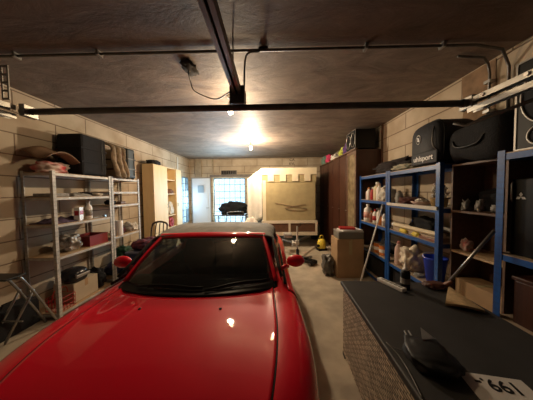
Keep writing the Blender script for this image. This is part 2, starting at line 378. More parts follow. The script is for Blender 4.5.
# garage door gear: cross bar, opener rail, side tracks
t = thing('door_cross_bar', 'long dark horizontal steel bar spanning between both door tracks', 'bar', (0, 1.56, 2.3))
b = nb(); tube(b, [(-1.9, 0, 0), (1.52, 0, 0)], .024, 12); obj('bar', b, M_DSTEEL, t, smooth=True)
for x in (-1.88, 1.5):
    b = nb(); box(b, x-.02, x+.02, -.05, .05, -.045, .045); obj('end_bracket', b, M_STEEL, t, bevel=.005)
    b = nb(); lathe(b, [(.03, x-.05), (.03, x-.03)], 12, ax='x'); obj('roller', b, M_DSTEEL, t, smooth=True)
t = thing('opener_rail', 'brown steel opener rail hanging from ceiling toward the cross bar', 'rail', (-.255, .0, 2.45))
b = nb()
box(b, -.032, .032, -.9, 1.78, .04, .05); box(b, -.032, -.024, -.9, 1.78, -.01, .04); box(b, .024, .032, -.9, 1.78, -.01, .04)
box(b, -.032, -.008, -.9, 1.78, -.016, -.01); box(b, .008, .032, -.9, 1.78, -.016, -.01)
obj('rail_profile', b, mat('brown galvanised rail', (.20, .16, .13), .4, .6, var=.3, scale=6), t)
b = nb(); tube(b, [(0, -.9, .01), (0, 1.74, .01)], .007, 8); obj('drive_chain', b, M_BLACKP, t)
b = nb(); box(b, -.06, .06, 1.62, 1.76, -.09, .055); obj('rail_head', b, M_DSTEEL, t, bevel=.006)
for i in range(4): b = nb(); lathe(b, [(.009, -.12), (.009, -.09)], 8, c=(-.03+.022*i, 1.66, 0)); obj('bolt', b, M_STEEL, t)
b = nb(); tube(b, smooth_path([(.05, 1.7, .05), (.055, 1.74, .30), (.08, 1.80, .42), (.16, 1.9, .50), (.2, 1.93, .545)], 5), .008, 8)
tube(b, [(-.04, 1.7, .05), (-.045, 1.75, .548)], .006, 8); obj('hanger_rod', b, M_DSTEEL, t, smooth=True)
t = obj('ceiling_cable', nb() if False else (lambda b: (tube(b, smooth_path([(-.83, 2.14, 2.99), (-.86, 2.2, 2.93), (-.88, 2.3, 2.9), (-.86, 2.33, 2.83), (-.7, 2.2, 2.70), (-.5, 1.95, 2.55), (-.33, 1.75, 2.52), (-.27, 1.66, 2.51)], 5), .006, 6), b)[1])(nb()), M_BLACKP, smooth=True)
tag(t, 'thin black cable looping from the ceiling hole to the opener rail', 'cable')
b = nb(); lump(b, .17, .3, .05, 4, .5, 3, sub=3, flat=False)
tag(obj('exposed_ceiling_socket', b, mat('burnt dark plaster', (.03, .022, .018), .95, var=.5, scale=30), loc=(-.84, 2.18, 2.955), smooth=True), 'dark ragged patch on the ceiling where the cable comes out', 'ceiling patch')
b = nb(); lump(b, .10, .07, .03, 9, .4, 3, sub=3, flat=False)
tag(obj('ceiling_anchor', b, MATS['burnt dark plaster'], loc=(-.05, 1.94, 2.985), smooth=True), 'small dark anchor on the ceiling holding the hanger rod', 'anchor')
def track(name, x, lab, y1, dx):
    t = thing(name, lab, 'door track', (x, 0, 2.3))
    b = nb()
    for z in (-.01, -.075):
        box(b, -.025+dx, .025+dx, -1.2, y1, z+.03, z+.036); box(b, -.025+dx, -.019+dx, -1.2, y1, z, z+.03); box(b, .019+dx, .025+dx, -1.2, y1, z, z+.03)
    obj('rail_pair', b, M_STEEL, t)
    return t
t = track('door_track', -1.93, 'bright left garage door track ending at the cross bar', 1.5, 0)
M_PERF = mat('perforated strap', (.32, .31, .29), .4, .7)
def strap(parent, x, y, z0, z1):
    b = nb(); n = int((z1-z0)/.05)
    box(b, x-.028, x-.016, y-.003, y+.003, z0, z1); box(b, x+.016, x+.028, y-.003, y+.003, z0, z1)
    for i in range(n+1): z = z0+(z1-z0-.014)*i/n; box(b, x-.016, x+.016, y-.0028, y+.0028, z, z+.014)
    obj('hanger_strap', b, M_PERF, parent)
strap(t, .06, 1.42, .03, .27)
t = track('door_track', 1.56, 'bright right garage door track ending at the cross bar', 1.55, -.05)
for y in (.9, 1.2, 1.44): b = nb(); lathe(b, [(.012, -.035), (.012, -.02)], 8, c=(-.05, y, .01), ax='x'); obj('bolt', b, M_CHROME, t)
b = nb(); tube(b, [(1.60, 1.0, 2.2), (1.58, 1.66, 2.165), (1.52, 1.7, 2.2)], .012, 8); tag(obj('tension_cable', b, M_DSTEEL, smooth=True), 'thin steel cable end below the right door track', 'cable')
# ------------------------------------------------------------ the red convertible
def interp(xs, ys, x):
    if x <= xs[0]: return ys[0]
    if x >= xs[-1]: return ys[-1]
    for i in range(len(xs)-1):
        if x <= xs[i+1]:
            h = xs[i+1]-xs[i]; t = (x-xs[i])/h
            def sl(j):
                if j == 0: return (ys[1]-ys[0])/(xs[1]-xs[0])
                if j == len(xs)-1: return (ys[-1]-ys[-2])/(xs[-1]-xs[-2])
                return (ys[j+1]-ys[j-1])/(xs[j+1]-xs[j-1])
            m0, m1 = sl(i)*h, sl(i+1)*h
            return (2*t**3-3*t*t+1)*ys[i]+(t**3-2*t*t+t)*m0+(-2*t**3+3*t*t)*ys[i+1]+(t**3-t*t)*m1
CY = [-1.98, -1.92, -1.8, -1.6, -1.3, -.95, -.5, 0, .5, 1.0, 1.5, 1.8, 1.93]
CW = [.52, .66, .76, .85, .895, .885, .86, .855, .865, .87, .80, .70, .60]
CH = [.52, .59, .665, .745, .808, .850, .875, .88, .885, .90, .88, .84, .78]     # centre line
CF = [.51, .58, .67, .755, .81, .83, .84, .85, .875, .89, .86, .82, .76]     # fender crest
def car_sec(y):
    w, hc, hf = interp(CY, CW, y), interp(CY, CH, y), interp(CY, CF, y)
    zb = .17 if y < 1.6 else .17+.1*(y-1.6)/.33
    return [(0, hc), (.28*w, hc-.004), (.52*w, hc*.8+hf*.2-.012), (.68*w, hf*.85+hc*.15-.012), (.80*w, hf), (.90*w, hf-.018), (.965*w, hf-.065), (.995*w, hf-.15), (1.005*w, .56*hf/.82+.02), (1.0*w, .44), (.985*w, .30), (.955*w, zb+.03), (.88*w, zb), (.5*w, zb), (0, zb)]
def car_pt(y, k):
    s = car_sec(y); n = len(s)-1; i = min(int(k), n-1); t = k-i
    def g(j): return s[j] if 0 <= j <= n else ((-s[1][0], s[1][1]) if j < 0 else (-s[n-1][0], s[n-1][1]))
    p0, p1, p2, p3 = g(i-1), g(i), g(i+1), g(i+2)
    return tuple(.5*((2*p1[a])+(p2[a]-p0[a])*t+(2*p0[a]-5*p1[a]+4*p2[a]-p3[a])*t*t+(3*p1[a]-p0[a]-3*p2[a]+p3[a])*t**3) for a in (0, 1))
def car_xyz(y, k, side=1, off=0.):
    x, z = car_pt(y, k)
    if off:
        e = .01; x2, z2 = car_pt(y, k+e); x3, z3 = car_pt(y+e, k)
        tu = Vector((x2-x, 0, z2-z)); tv = Vector((x3-x, e, z3-z)); n = tv.cross(tu) if True else None
        n.normalize()
        if n.z < 0 and k < 4: n = -n
        if k >= 4 and n.x < 0: n = -n
        return (side*(x+n.x*off), y+n.y*off, z+n.z*off)
    return (side*x, y, z)
CARLOC = (-.64, 2.45, 0)
car = thing('convertible_car', 'glossy red convertible with grey soft top parked in the garage', 'car', CARLOC)
b = nb(); KN = 14; nk = 56; ny = 96; rings = []
for j in range(ny+1):
    y = -1.98+3.91*j/ny; ring = []
    for i in range(2*nk):
        k = KN*(i/nk) if i <= nk else KN*((2*nk-i)/nk); sd = 1 if i <= nk else -1
        ring.append(b.verts.new(car_xyz(y, k, sd)))
    rings.append(ring)
for j in range(ny):
    A, B = rings[j], rings[j+1]
    for i in range(2*nk): b.faces.new((A[i], A[(i+1) % (2*nk)], B[(i+1) % (2*nk)], B[i]))
for ring, dy in ((rings[0], -.05), (rings[-1], .05)):       # rounded nose and tail
    prev = ring; c = Vector((0, ring[0].co.y, .38))
    for s, d in ((.93, .4), (.8, .7), (.5, .95)):
        new = [b.verts.new((v.co.x*s, c.y+dy*d, c.z+(v.co.z-c.z)*s)) for v in ring]
        for i in range(len(ring)): b.faces.new((prev[i], prev[(i+1) % len(ring)], new[(i+1) % len(ring)], new[i]))
        prev = new
    b.faces.new(prev)
body = obj('body', b, M_RED, car, smooth=True)
cut = nb()
for yy in (-1.33, .94):
    for sd in (-1, 1):
        lathe(cut, [(.335, sd*.58), (.335, sd*1.1)], 40, c=(0, yy, .31), ax='x')
box(cut, -.60, .60, -.78, .62, .40, 1.4)
bmesh.ops.recalc_face_normals(cut, faces=cut.faces)
cme = bpy.data.meshes.new('cut'); cut.to_mesh(cme); cut.free(); cme.materials.append(M_BLACKP); co = bpy.data.objects.new('cut', cme); COL.objects.link(co)
body.data.materials.append(M_BLACKP)
co.parent = car
md = body.modifiers.new('c', 'BOOLEAN'); md.object = co; md.operation = 'DIFFERENCE'; md.solver = 'EXACT'
try: md.material_mode = 'TRANSFER'
except Exception: pass
dg = bpy.context.evaluated_depsgraph_get(); nm = bpy.data.meshes.new_from_object(body.evaluated_get(dg)); body.modifiers.clear(); body.data = nm
bpy.data.objects.remove(co); bpy.data.meshes.remove(cme)
def patch(name, f, nu, nv, m, th=.004, parent=car, label=None, smooth=True):
    b = nb(); grid(b, f, nu, nv); o = obj(name, b, m, parent, smooth=smooth, label=label)
    s = o.modifiers.new('s', 'SOLIDIFY'); s.thickness = th; s.offset = 0; return o
# hood: a raised panel with a shut line round it
def hood_f(u, v):
    a = (u-.5)*2; k = abs(a)*3.55
    yr = -.975+.20*a*a; yf = -1.86+.10*a*a
    return car_xyz(yf+(yr-yf)*v, k, 1 if a >= 0 else -1, .005)
patch('hood', hood_f, 48, 40, M_RED, .008)
def hood_edge(a):
    yr = -.975+.20*a*a; yf = -1.86+.10*a*a; return yr, yf
b = nb(); pts = []
for i in range(41):
    a = -1+2*i/40; yr, yf = hood_edge(a); pts.append(car_xyz(yr+.006, abs(a)*3.58, 1 if a >= 0 else -1, .001))
tube(b, pts, .005, 6)
for sd in (-1, 1): tube(b, [car_xyz(-1.76+(.985)*t/20, 3.60, sd, .001) for t in range(21)], .004, 6)
obj('hood_gap', b, M_RUB, car)
for x in (-.22, .22):
    b = nb(); k = x/.84/.28 if abs(x) < .2 else 1.15
    p = car_xyz(-1.09, abs(k), 1 if x > 0 else -1, .006); lathe(b, [(.011, 0), (.010, .007), (.005, .010)], 10, c=p); obj('washer_nozzle', b, M_BLACKP, car)
# cowl, wipers
def ws_bot(a): return Vector((.685*a, -.905+.20*a*a, .868-.008*a*a))
def ws_top(a): return Vector((.565*a, -.31+.05*a*a, 1.195-.022*a*a))
def cowl_f(u, v):
    a = (u-.5)*2; p0 = Vector((.70*a, -.965+.20*a*a, .856-.035*a*a)); p1 = ws_bot(a)+Vector((0, .02, .0))
    p = p0.lerp(p1, v); return (p.x, p.y, p.z+.004)
patch('cowl_panel', cowl_f, 30, 4, M_BLACKP, .01)
for x0, y0, x1, y1 in ((-.47, -.90, .10, -.90), (.12, -.945, .64, -.78)):
    t = []
    for i in range(13):
        s = i/12; x = x0+(x1-x0)*s; a = x/.685; q = ws_bot(a); up = .045*math.sin(PI*min(1, s*1.2)/1.3)
        d = (ws_top(a)-q).normalized(); t.append(q+d*up+Vector((0, -.022, .018)))
    b = nb(); tube(b, t, [.012]+[.008]*11+[.006], 6); w_ = obj('wiper', b, M_BLACKP, car, smooth=True)
    b = nb(); tube(b, [p+Vector((0, -.006, -.010)) for p in t[2:]], .006, 6); obj('wiper_blade', b, M_RUB, w_)
# windscreen glass
M_WS = mat('dark windscreen glass', (.02, .024, .024), .04, spec=.6)
_b = M_WS.node_tree.nodes['Principled BSDF']; _b.inputs['Transmission Weight'].default_value = .0; _b.inputs['Alpha'].default_value = .55
def ws_f(u, v):
    a = (u-.5)*2*.97; p = ws_bot(a).lerp(ws_top(a), .02+.93*v); n = Vector((0, -.45, .9)); 
    return tuple(p+n*(.02*math.sin(PI*v)))
patch('windscreen', ws_f, 30, 16, M_WS, .005)
# red windscreen frame: pillars and header
def pillar(sd):
    b = nb(); secs = []
    for i in range(15):
        v = i/14; a = sd; p = ws_bot(a).lerp(ws_top(a), v)+Vector((0, -.45, .9))*(.016*math.sin(PI*v)); 
        w = .040-.008*v
        secs.append([p+Vector((-sd*w*.6, -.012, -.004)), p+Vector((0, -.010, .014)), p+Vector((sd*w*.55, .03, -.004)), p+Vector((sd*w*.5, .055, -.03)), p+Vector((-sd*.01, .05, -.03)), p+Vector((-sd*w*.6, .02, -.02))])
    vs = [[b.verts.new(q) for q in s] for s in secs]
    for i in range(14):
        for k in range(6): b.faces.new((vs[i][k], vs[i][(k+1) % 6], vs[i+1][(k+1) % 6], vs[i+1][k]))
    b.faces.new(vs[0]); b.faces.new(vs[-1]); o = obj('windscreen_pillar', b, M_RED, car, smooth=True)
for sd in (-1, 1): pillar(sd)
b = nb()
def head(u, v):
    a = (u-.5)*2*1.03; p = ws_top(a); th = 2*PI*v
    return tuple(p+Vector((0, .012+.042*math.cos(th), -.004+.024*math.sin(th)+.028*math.cos(th)*.6)))
grid(b, head, 30, 12); obj('windscreen_header', b, M_RED, car, smooth=True)
# soft top
M_TOP = mat('dusty grey soft top', (.33, .32, .30), .85, var=.3, scale=7, bump=.2, bscale=120)
TY = [-.30, -.1, .15, .38, .55, .70, .86, .98]; TZ = [1.20, 1.235, 1.245, 1.225, 1.18, 1.10, .985, .895]; TW = [.60, .615, .63, .645, .66, .68, .69, .70]
TB = [1.13, 1.125, 1.115, 1.09, .90, .875, .875, .88]
def top_f(u, v):
    y = -.30+1.28*v; a = (u-.5)*2; s = abs(a); z, w, zb = interp(TY, TZ, y), interp(TY, TW, y), interp(TY, TB, y)
    if s < .72: t = s/.72; x = t*w*.90; zz = z-.028*t*t
    else:
        t = (s-.72)/.28; zz0 = z-.028; x = w*.90+(w*1.10-w*.90)*math.sin(t*PI/2); 
        zz = zz0+(min(zb, zz0-.005)-zz0)*(1-math.cos(t*PI/2))
    return (math.copysign(x, a), y+.03*a*a*(1-v), zz+.004)
patch('soft_top', top_f, 44, 40, M_TOP, .012)
b = nb(); tube(b, [Vector(top_f(.03+.94*i/30, .56))+Vector((0, 0, .003)) for i in range(31)], .006, 6); obj('soft_top_seam', b, M_TOP, car)
def rw(u, v): 
    p = Vector(top_f(.28+.44*u, .74+.18*v)); return tuple(p+Vector((0, .008, .010)))
patch('rear_window', rw, 14, 8, M_WS, .004)
# side windows, seals, doors, mirrors
for sd in (-1, 1):
    def sg(u, v):
        y0 = -.70+u*1.10
        zt = interp([-.70, -.25, .1, .40], [.90, 1.13, 1.12, 1.07], y0); z = .865+(zt-.865)*v
        xb = .735; x = xb+(.64+.03*u-xb)*((z-.865)/.27)
        return (sd*x, y0, z)
    patch('side_window', sg, 16, 6, M_WS, .005)
    b = nb(); tube(b, [(sd*.765, -.74, .858), (sd*.765, .0, .868), (sd*.765, .46, .882)], .012, 8)
    tube(b, [Vector(sg(i/10, 1))+Vector((sd*.012, 0, .004)) for i in range(11)], .013, 8); obj('window_seal', b, M_RUB, car, smooth=True)
    d = patch('door', lambda u, v: car_xyz(-.78+1.12*u, 5.0+6.4*v, sd, .004), 26, 24, M_RED, .006)
    b = nb(); tube(b, [car_xyz(-.785, 4.95+6.5*i/20, sd, .002) for i in range(21)], .004, 6); obj('shut_line', b, M_RUB, d); b = nb(); tube(b, [car_xyz(.345, 4.95+6.5*i/20, sd, .002) for i in range(21)], .004, 6)
    obj('shut_line', b, M_RUB, d)
    b = nb(); p = car_xyz(.18, 7.2, sd, .012); box(b, p[0]-.012, p[0]+.012, p[1]-.09, p[1]+.09, p[2]-.02, p[2]+.02); obj('door_handle', b, M_RED, d, bevel=.008)
    # mirror
    b = nb(); bmesh.ops.create_icosphere(b, subdivisions=3, radius=1)
    for v in b.verts:
        v.co = Vector((v.co.x*.092, v.co.y*.062*(1 if v.co.y < 0 else .45), v.co.z*.062)); v.co += Vector((sd*.895, -.42, .945))
    mi = obj('mirror', b, M_RED, car, smooth=True)
    b = nb(); lathe(b, [(.001, -.409), (.05, -.41), (.052, -.414)], 20, ax='y'); 
    for v in b.verts: v.co = Vector((v.co.x*1.4+sd*.895, v.co.y+.02, v.co.z+.945))
    obj('mirror_glass', b, M_CHROME, mi)
    b = nb(); tube(b, [(sd*.72, -.50, .88), (sd*.80, -.46, .91)], .022, 8); obj('mirror_arm', b, M_RED, mi, smooth=True)
    # headlight, indicator, tail lamp
    patch('headlight', lambda u, v: car_xyz(-1.90+.22*u, 4.3+1.9*v+.5*u, sd, .006), 12, 12, mat('headlamp lens', (.5, .52, .52), .1, spec=.8), .012)
    patch('tail_light', lambda u, v: car_xyz(1.80+.10*u, 5.2+2.0*v, sd, .006), 8, 10, mat('red lens', (.35, .01, .01), .15), .012)
    # front wing side repeater
    b = nb(); p = car_xyz(-.93, 7.3, sd, .004); lathe(b, [(.018, -.006), (.015, .006)], 12, c=p, ax='x'); obj('side_repeater', b, mat('amber lens', (.6, .2, .02), .2), car)
# wheels
M_ALLOY = mat('silver alloy', (.5, .5, .5), .3, .8)
for sd in (-1, 1):
    for yy in (-1.33, .94):
        b = nb(); x0, x1 = .63, .84
        lathe(b, [(.20, sd*x0), (.28, sd*x0), (.298, sd*(x0+.03)), (.30, sd*.735), (.298, sd*(x1-.03)), (.28, sd*x1), (.20, sd*(x1-.005))], 40, c=(0, yy, .3), ax='x')
        w = obj('wheel', b, M_RUB, car, smooth=False)
        b = nb(); lathe(b, [(.198, sd*.69), (.198, sd*.83), (.185, sd*.83), (.18, sd*.795), (.04, sd*.81), (.03, sd*.825)], 36, c=(0, yy, .3), ax='x')
        for q in range(7):
            a = 2*PI*q/7; tube(b, [(sd*.825, yy+.03*math.cos(a), .3+.03*math.sin(a)), (sd*.822, yy+.185*math.cos(a), .3+.185*math.sin(a))], [.02, .014], 6)
        obj('rim', b, M_ALLOY, w, smooth=False)
# bumper mouth, grille, plate, exhaust
b = nb(); lathe(b, [(.001, -2.032), (.2, -2.030), (.23, -2.0), (.23, -1.95)], 32, ax='y')
for v in b.verts: v.co = Vector((v.co.x*1.35, v.co.y, v.co.z*.27+.34))
obj('bumper_mouth', b, M_BLACKP, car, smooth=True)
b = nb(); box(b, -.26, .26, 1.975, 1.99, .42, .53); obj('rear_plate', b, M_WHITE, car)
b = nb(); tube(b, [(.45, 1.7, .2), (.45, 1.98, .2)], .03, 12); obj('exhaust', b, M_CHROME, car, smooth=True)
# cabin
b = nb()
def dash(u, v):
    a = (u-.5)*2; y = -.92+.19*a*a+(.40-.19*a*a)*v; return (.62*a, y, .872+.025*math.sin(PI*v)-.01*a*a-.05*max(0, v-.8)/.2)
grid(b, dash, 24, 12); d = obj('dashboard', b, M_BLACKP, car, smooth=True); s = d.modifiers.new('s', 'SOLIDIFY'); s.thickness = .05; s.offset = 1
s.offset = -1
b = nb(); box(b, -.59, .59, -.75, .60, .41, .43); obj('cabin_floor', b, M_DARKCL, car)
for sx in (-.33, .33):
    b = nb(); lump(b, .46, .50, .16, 3+sx, .05, 1, c=(sx, -.05, .44), sub=3); st = obj('seat', b, M_DARKCL, car, smooth=True)
    b = nb(); lump(b, .44, .13, .58, 5+sx, .05, 1, c=(sx, .26, .50), sub=3); obj('backrest', b, M_DARKCL, st, smooth=True)
b = nb(); C0 = Vector((-.33, -.42, .80)); 
ring = [C0+Vector((.17*math.cos(2*PI*i/28), -.05*math.sin(2*PI*i/28), .16*math.sin(2*PI*i/28))) for i in range(28)]
tube(b, ring, .013, 8, closed=True)
for a in (0, PI, 1.5*PI): tube(b, [C0, C0+Vector((.165*math.cos(a), -.05*math.sin(a), .155*math.sin(a)))], .012, 6)
obj('steering_wheel', b, M_BLACKP, car, smooth=True)
# ------------------------------------------------------------ shelving racks
def rack(name, label, loc, w, d, h, levels, mpost, mbeam, mboard, front=-1, group=None, beamh=.04, rz=0, boardmats=None, fl=.04):
    """rack standing in its own frame: length w along y, depth d along x from 0; front tells on which x side the aisle is"""
    t = thing(name, label, 'shelving unit', loc, rz, group)
    for x in (0, d):
        for y in (0, w):
            sx = 1 if x == 0 else -1; sy = 1 if y == 0 else -1
            b = nb(); box(b, min(x, x+sx*fl), max(x, x+sx*fl), min(y, y+sy*.003), max(y, y+sy*.003), 0, h); box(b, min(x, x+sx*.003), max(x, x+sx*.003), min(y+sy*.003, y+sy*fl), max(y+sy*.003, y+sy*fl), 0, h)
            n = int(h/.05)
            p = obj('post', b, mpost, t)
            b = nb(); box(b, min(x-.003*0, x+sx*(fl+.004)), max(x, x+sx*(fl+.004)), min(y, y+sy*(fl+.004)), max(y, y+sy*(fl+.004)), 0, .012); obj('foot', b, M_BLACKP, p)
    for li, z in enumerate(levels):
        b = nb(); e = .0045
        box(b, e, d-e, e, e+.02, z-beamh, z-.008); box(b, e, d-e, w-e-.02, w-e, z-beamh, z-.008)
        box(b, e, e+.02, e+.02, w-e-.02, z-beamh, z-.008); box(b, d-e-.02, d-e, e+.02, w-e-.02, z-beamh, z-.008)
        s = obj('shelf_beam', b, mbeam, t)
        b = nb(); box(b, e+.001, d-e-.001, e+.001, w-e-.001, z-.0078, z); obj('shelf_board', b, (boardmats or {}).get(li, mboard), s)
    return t
# left racks (aisle side is +x)
ZL1 = [.08, .83, 1.26, 1.62, 1.94]; ZL2 = [.14, .88, 1.455, 1.695, 1.94]
rack('steel_shelving_unit', 'grey steel shelving unit on the left, nearest, with suitcase on top', (-3.20, 2.52, 0), .94, .42, 1.96, ZL1, M_POSTG, M_GALV, M_CHIP, group='grey steel racks along the left wall')
rack('steel_shelving_unit', 'grey steel shelving unit on the left, between the nearer rack and pale wardrobe', (-3.20, 3.475, 0), .74, .42, 1.96, ZL2, M_POSTG, M_GALV, M_CHIP, group='grey steel racks along the left wall')
def soft(name, label, cat, m, sx, sy, sz, loc, seed=1, amp=.25, freq=2.5, rz=0, group=None, sub=4):
    b = nb(); lump(b, sx, sy, sz, seed, amp, freq, sub=sub); return tag(obj(name, b, m, loc=loc, rz=rz, smooth=True), label, cat, group)
def cloth(name, label, cat, m, sx, sy, h, loc, seed=1, rz=0, t=.012, fr=9.):
    b = nb(); drape(b, sx, sy, h, seed, t, fr=fr); return tag(obj(name, b, m, loc=loc, rz=rz, smooth=True), label, cat)
def suitcase(label, m, sx, sy, sz, loc, rz=0, ribs=4, trim=None):
    t = thing('suitcase', label, 'suitcase', loc, rz)
    b = nb(); box(b, -sx/2, sx/2, -sy/2, sy/2, .02, sz); obj('shell', b, m, t, bevel=.035)
    b = nb(); 
    for z in (sz*.33, sz*.66): box(b, -sx/2-.006, sx/2+.006, -sy/2-.006, sy/2+.006, z-.012, z+.012)
    obj('strap_band', b, trim or M_DARKCL, t, bevel=.004)
    b = nb(); tube(b, smooth_path([(0, -.07, sz-.005), (0, -.065, sz+.03), (0, .065, sz+.03), (0, .07, sz-.005)], 5), .009, 8); obj('handle', b, M_BLACKP, t, smooth=True)
    for x in (-sx*.36, sx*.36):
        for y in (-sy*.36, sy*.36):
            b = nb(); lathe(b, [(.022, y-.01), (.022, y+.01)], 12, c=(x, 0, .022), ax='y'); obj('wheel', b, M_RUB, t)
    b = nb(); tube(b, [(sx/2+.006, sy*.28, .08), (sx/2+.006, sy*.28, sz-.08)], .005, 6); obj('zip', b, M_BLACKP, t)
    return t
suitcase('large black suitcase standing on top of nearest grey rack', M_DARKCL, .38, .46, .62, (-2.975, 3.17, 1.94))
suitcase('cream upright suitcase on top of second grey rack', mat('cream suitcase shell', (.50, .40, .28), .7, var=.2),   .32, .15, .56, (-2.98, 3.84, 1.94))
suitcase('slim black suitcase on second grey rack, beside the wardrobe', mat('blue black suitcase', (.02, .03, .035), .5), .34, .22, .62, (-2.98, 4.06, 1.94), trim=M_DSTEEL)
# draped tan coat between the cases
b = nb()
def coat(u, v):
    y = 3.43+.30*u; z = 2.58-.64*v; x = -2.78+.035*math.sin(u*14)+.03*v+.02*noise.noise(Vector((u*5, v*6, 2))); 
    if v < .15: x -= (.15-v)*1.6
    return (x, y+.10*v+.02*math.sin(v*9), max(z, 1.955))
grid(b, coat, 30, 24); o = obj('draped_coat', b, mat('tan olive fabric', (.36, .27, .17), .9, var=.6, scale=14, bump=.3), smooth=True, solid=.03)
tag(o, 'tan crumpled coat hanging between black and cream suitcases', 'coat')
b = nb(); lump(b, .32, .42, .17, 6, .3, 2.5); o = obj('shopping_bag', b, [mat('red and white bag', (.80, .72, .65), .5, col2=(.55, .02, .03), scale=5)], loc=(-3.03, 2.75, 1.94), smooth=True)
tag(o, 'red and white crumpled bag on the nearest grey rack top', 'bag')
b = nb(); grid(b, lambda u, v: (-3.18+.37*v, 2.50+.44*u, 2.155+.15*math.sin(PI*(u*.8+.12))-.09*v+.03*math.sin(7*v)), 14, 10)
tag(obj('cardboard_flap', b, mat('brown cardboard flap', (.25, .15, .085), .85, var=.3), smooth=True, solid=.012), 'brown bent cardboard sheet lying over the red and white bag', 'cardboard')
# upper shelf (1.62)
b = nb(); box(b, -.15, .15, -.10, .10, 0, .05); t = obj('shoe_box', b, M_GREYCL, loc=(-3.0, 2.70, 1.62), rz=0, bevel=.01); tag(t, 'flat grey box at the left of the second shelf down', 'box')
cloth('folded_towel', 'light grey folded cloth on second shelf down, beside flat grey box', 'cloth', M_GREYCL, .32, .28, .07, (-3.0, 3.0, 1.62), 3)
soft('rolled_cloth', 'small off-white rolled cloth on second shelf down, near the middle post', 'cloth', M_WHITECL, .18, .12, .05, (-2.92, 3.32, 1.62), 5, .15)
soft('black_pouch', 'black pouch between grey cloth and off-white roll', 'pouch', M_DARKCL, .24, .12, .07, (-2.98, 3.17, 1.62), 8)
# 1.26 shelf
cloth('purple_blanket', 'dark purple striped blanket spread on middle shelf of nearest rack', 'blanket', mat('dark purple fabric', (.10, .06, .11), .9, var=.7, scale=20), .34, .42, .09, (-3.0, 2.77, 1.26), 12, fr=14)
t = thing('carton', 'small white carton with red print on the middle shelf', 'carton', (-2.86, 2.93, 1.26), 20)
b = nb(); box(b, -.035, .035, -.055, .055, 0, .20); obj('carton_body', b, M_WHITE, t, bevel=.003)
b = nb(); box(b, .035, .037, -.045, .045, .09, .15); box(b, -.025, .025, -.057, -.055, .08, .15); obj('printed_label', b, M_REDP, t, label='red printed label')
def bottle(label, m, mcap, r, h, loc, group=None, cat='bottle', name='bottle', lab=None, spray=False, neck=.35):
    t = thing(name, label, cat, loc, 0, group)
    b = nb(); lathe(b, [(r*.9, 0), (r, .01), (r, h*.62), (r*.9, h*.72), (r*neck, h*.84), (r*neck, h*.88)], 18); obj('bottle_body', b, m, t, smooth=True)
    b = nb(); 
    if spray:
        lathe(b, [(r*.42, h*.88), (r*.42, h*.93)], 12); box(b, -r*1.1, r*.5, -r*.25, r*.25, h*.93, h); box(b, -r*.75, -r*.6, -r*.1, r*.1, h*.8, h*.93)
    else: lathe(b, [(r*.45, h*.87), (r*.45, h*.98), (r*.3, h)], 14)
    obj('cap', b, mcap, t)
    if lab: b = nb(); lathe(b, [(r*1.012, h*.2), (r*1.012, h*.52)], 18); obj('label_band', b, lab, t, smooth=True)
    return t
bottle('white trigger spray bottle beside the small white carton', M_WHITE, mat('pale grey plastic', (.5, .5, .5), .4), .042, .28, (-2.86, 3.10, 1.26), spray=True, lab=M_GREYCL)
b = nb(); tube(b, [(0, -.16, .01), (0, .1, .01)], .009, 8); box(b, -.02, .02, .1, .15, 0, .03); tag(obj('paint_scraper', b, M_STEEL, loc=(-2.85, 3.28, 1.26), rz=10), 'pale metal hand tool on middle shelf near the far post', 'tool')
# .83 shelf
soft('plastic_sack', 'crumpled silvery plastic bag on the fourth shelf down', 'bag', mat('silver plastic film', (.45, .42, .38), .2, .3, var=.5, scale=9, bump=.6, bscale=14), .30, .32, .26, (-2.98, 2.86, .83), 15, .35, 3)
t = thing('crate', 'dark red plastic crate beside silvery plastic bag', 'crate', (-2.97, 3.22, .83))
b = nb(); M_DRED = mat('dark red plastic', (.22, .02, .02), .5)
box(b, -.15, .15, -.17, .17, 0, .01); box(b, -.15, -.14, -.17, .17, .01, .15); box(b, .14, .15, -.17, .17, .01, .15); box(b, -.14, .14, -.17, -.16, .01, .15); box(b, -.14, .14, .16, .17, .01, .15); obj('crate_body', b, M_DRED, t)
b = nb(); box(b, -.157, -.14, -.177, .177, .15, .165); box(b, .14, .157, -.177, .177, .15, .165); box(b, -.14, .14, -.177, -.16, .15, .165); box(b, -.14, .14, .16, .177, .15, .165); obj('rim', b, M_DRED, t)
b = nb(); lump(b, .26, .30, .13, 22, .3, c=(0, 0, .012)); obj('crate_liner', b, M_DARKCL, t, smooth=True)
t = thing('paper_towel_roll', 'white paper towel roll standing on second grey rack', 'paper roll', (-2.85, 3.70, .88))
b = nb(); lathe(b, [(.02, 0), (.06, 0), (.06, .27), (.02, .27), (.02, 0)][:4], 20); obj('paper', b, M_WHITE, t, smooth=False)
b = nb(); lathe(b, [(.0195, .001), (.0195, .272), (.015, .272), (.015, .2)], 14); obj('cardboard_core', b, M_CARD, t)
soft('folded_jumper', 'dark red bundled cloth beside the paper towel roll', 'cloth', mat('maroon wool', (.10, .02, .03), .95, var=.5, scale=18), .22, .26, .13, (-2.98, 3.86, .88), 31)
soft('white_plastic_bag', 'crumpled white bag at far end of the second grey rack', 'bag', mat('crumpled white film', (.70, .66, .58), .5, var=.25, scale=12, bump=.6, bscale=16), .30, .22, .20, (-2.93, 4.09, .88), 33, .35, 3)
# upper shelves of second rack
soft('dark_gloves', 'dark bundle on the third shelf of second grey rack', 'gloves', M_DARKCL, .18, .16, .09, (-2.95, 3.62, 1.455), 41)
b = nb(); box(b, -.06, .06, -.09, .09, 0, .05); tag(obj('brown_tin', b, M_BROWNW, loc=(-2.93, 3.85, 1.455), rz=14, bevel=.006), 'flat brown tin behind the dark bundle on second grey rack', 'tin')
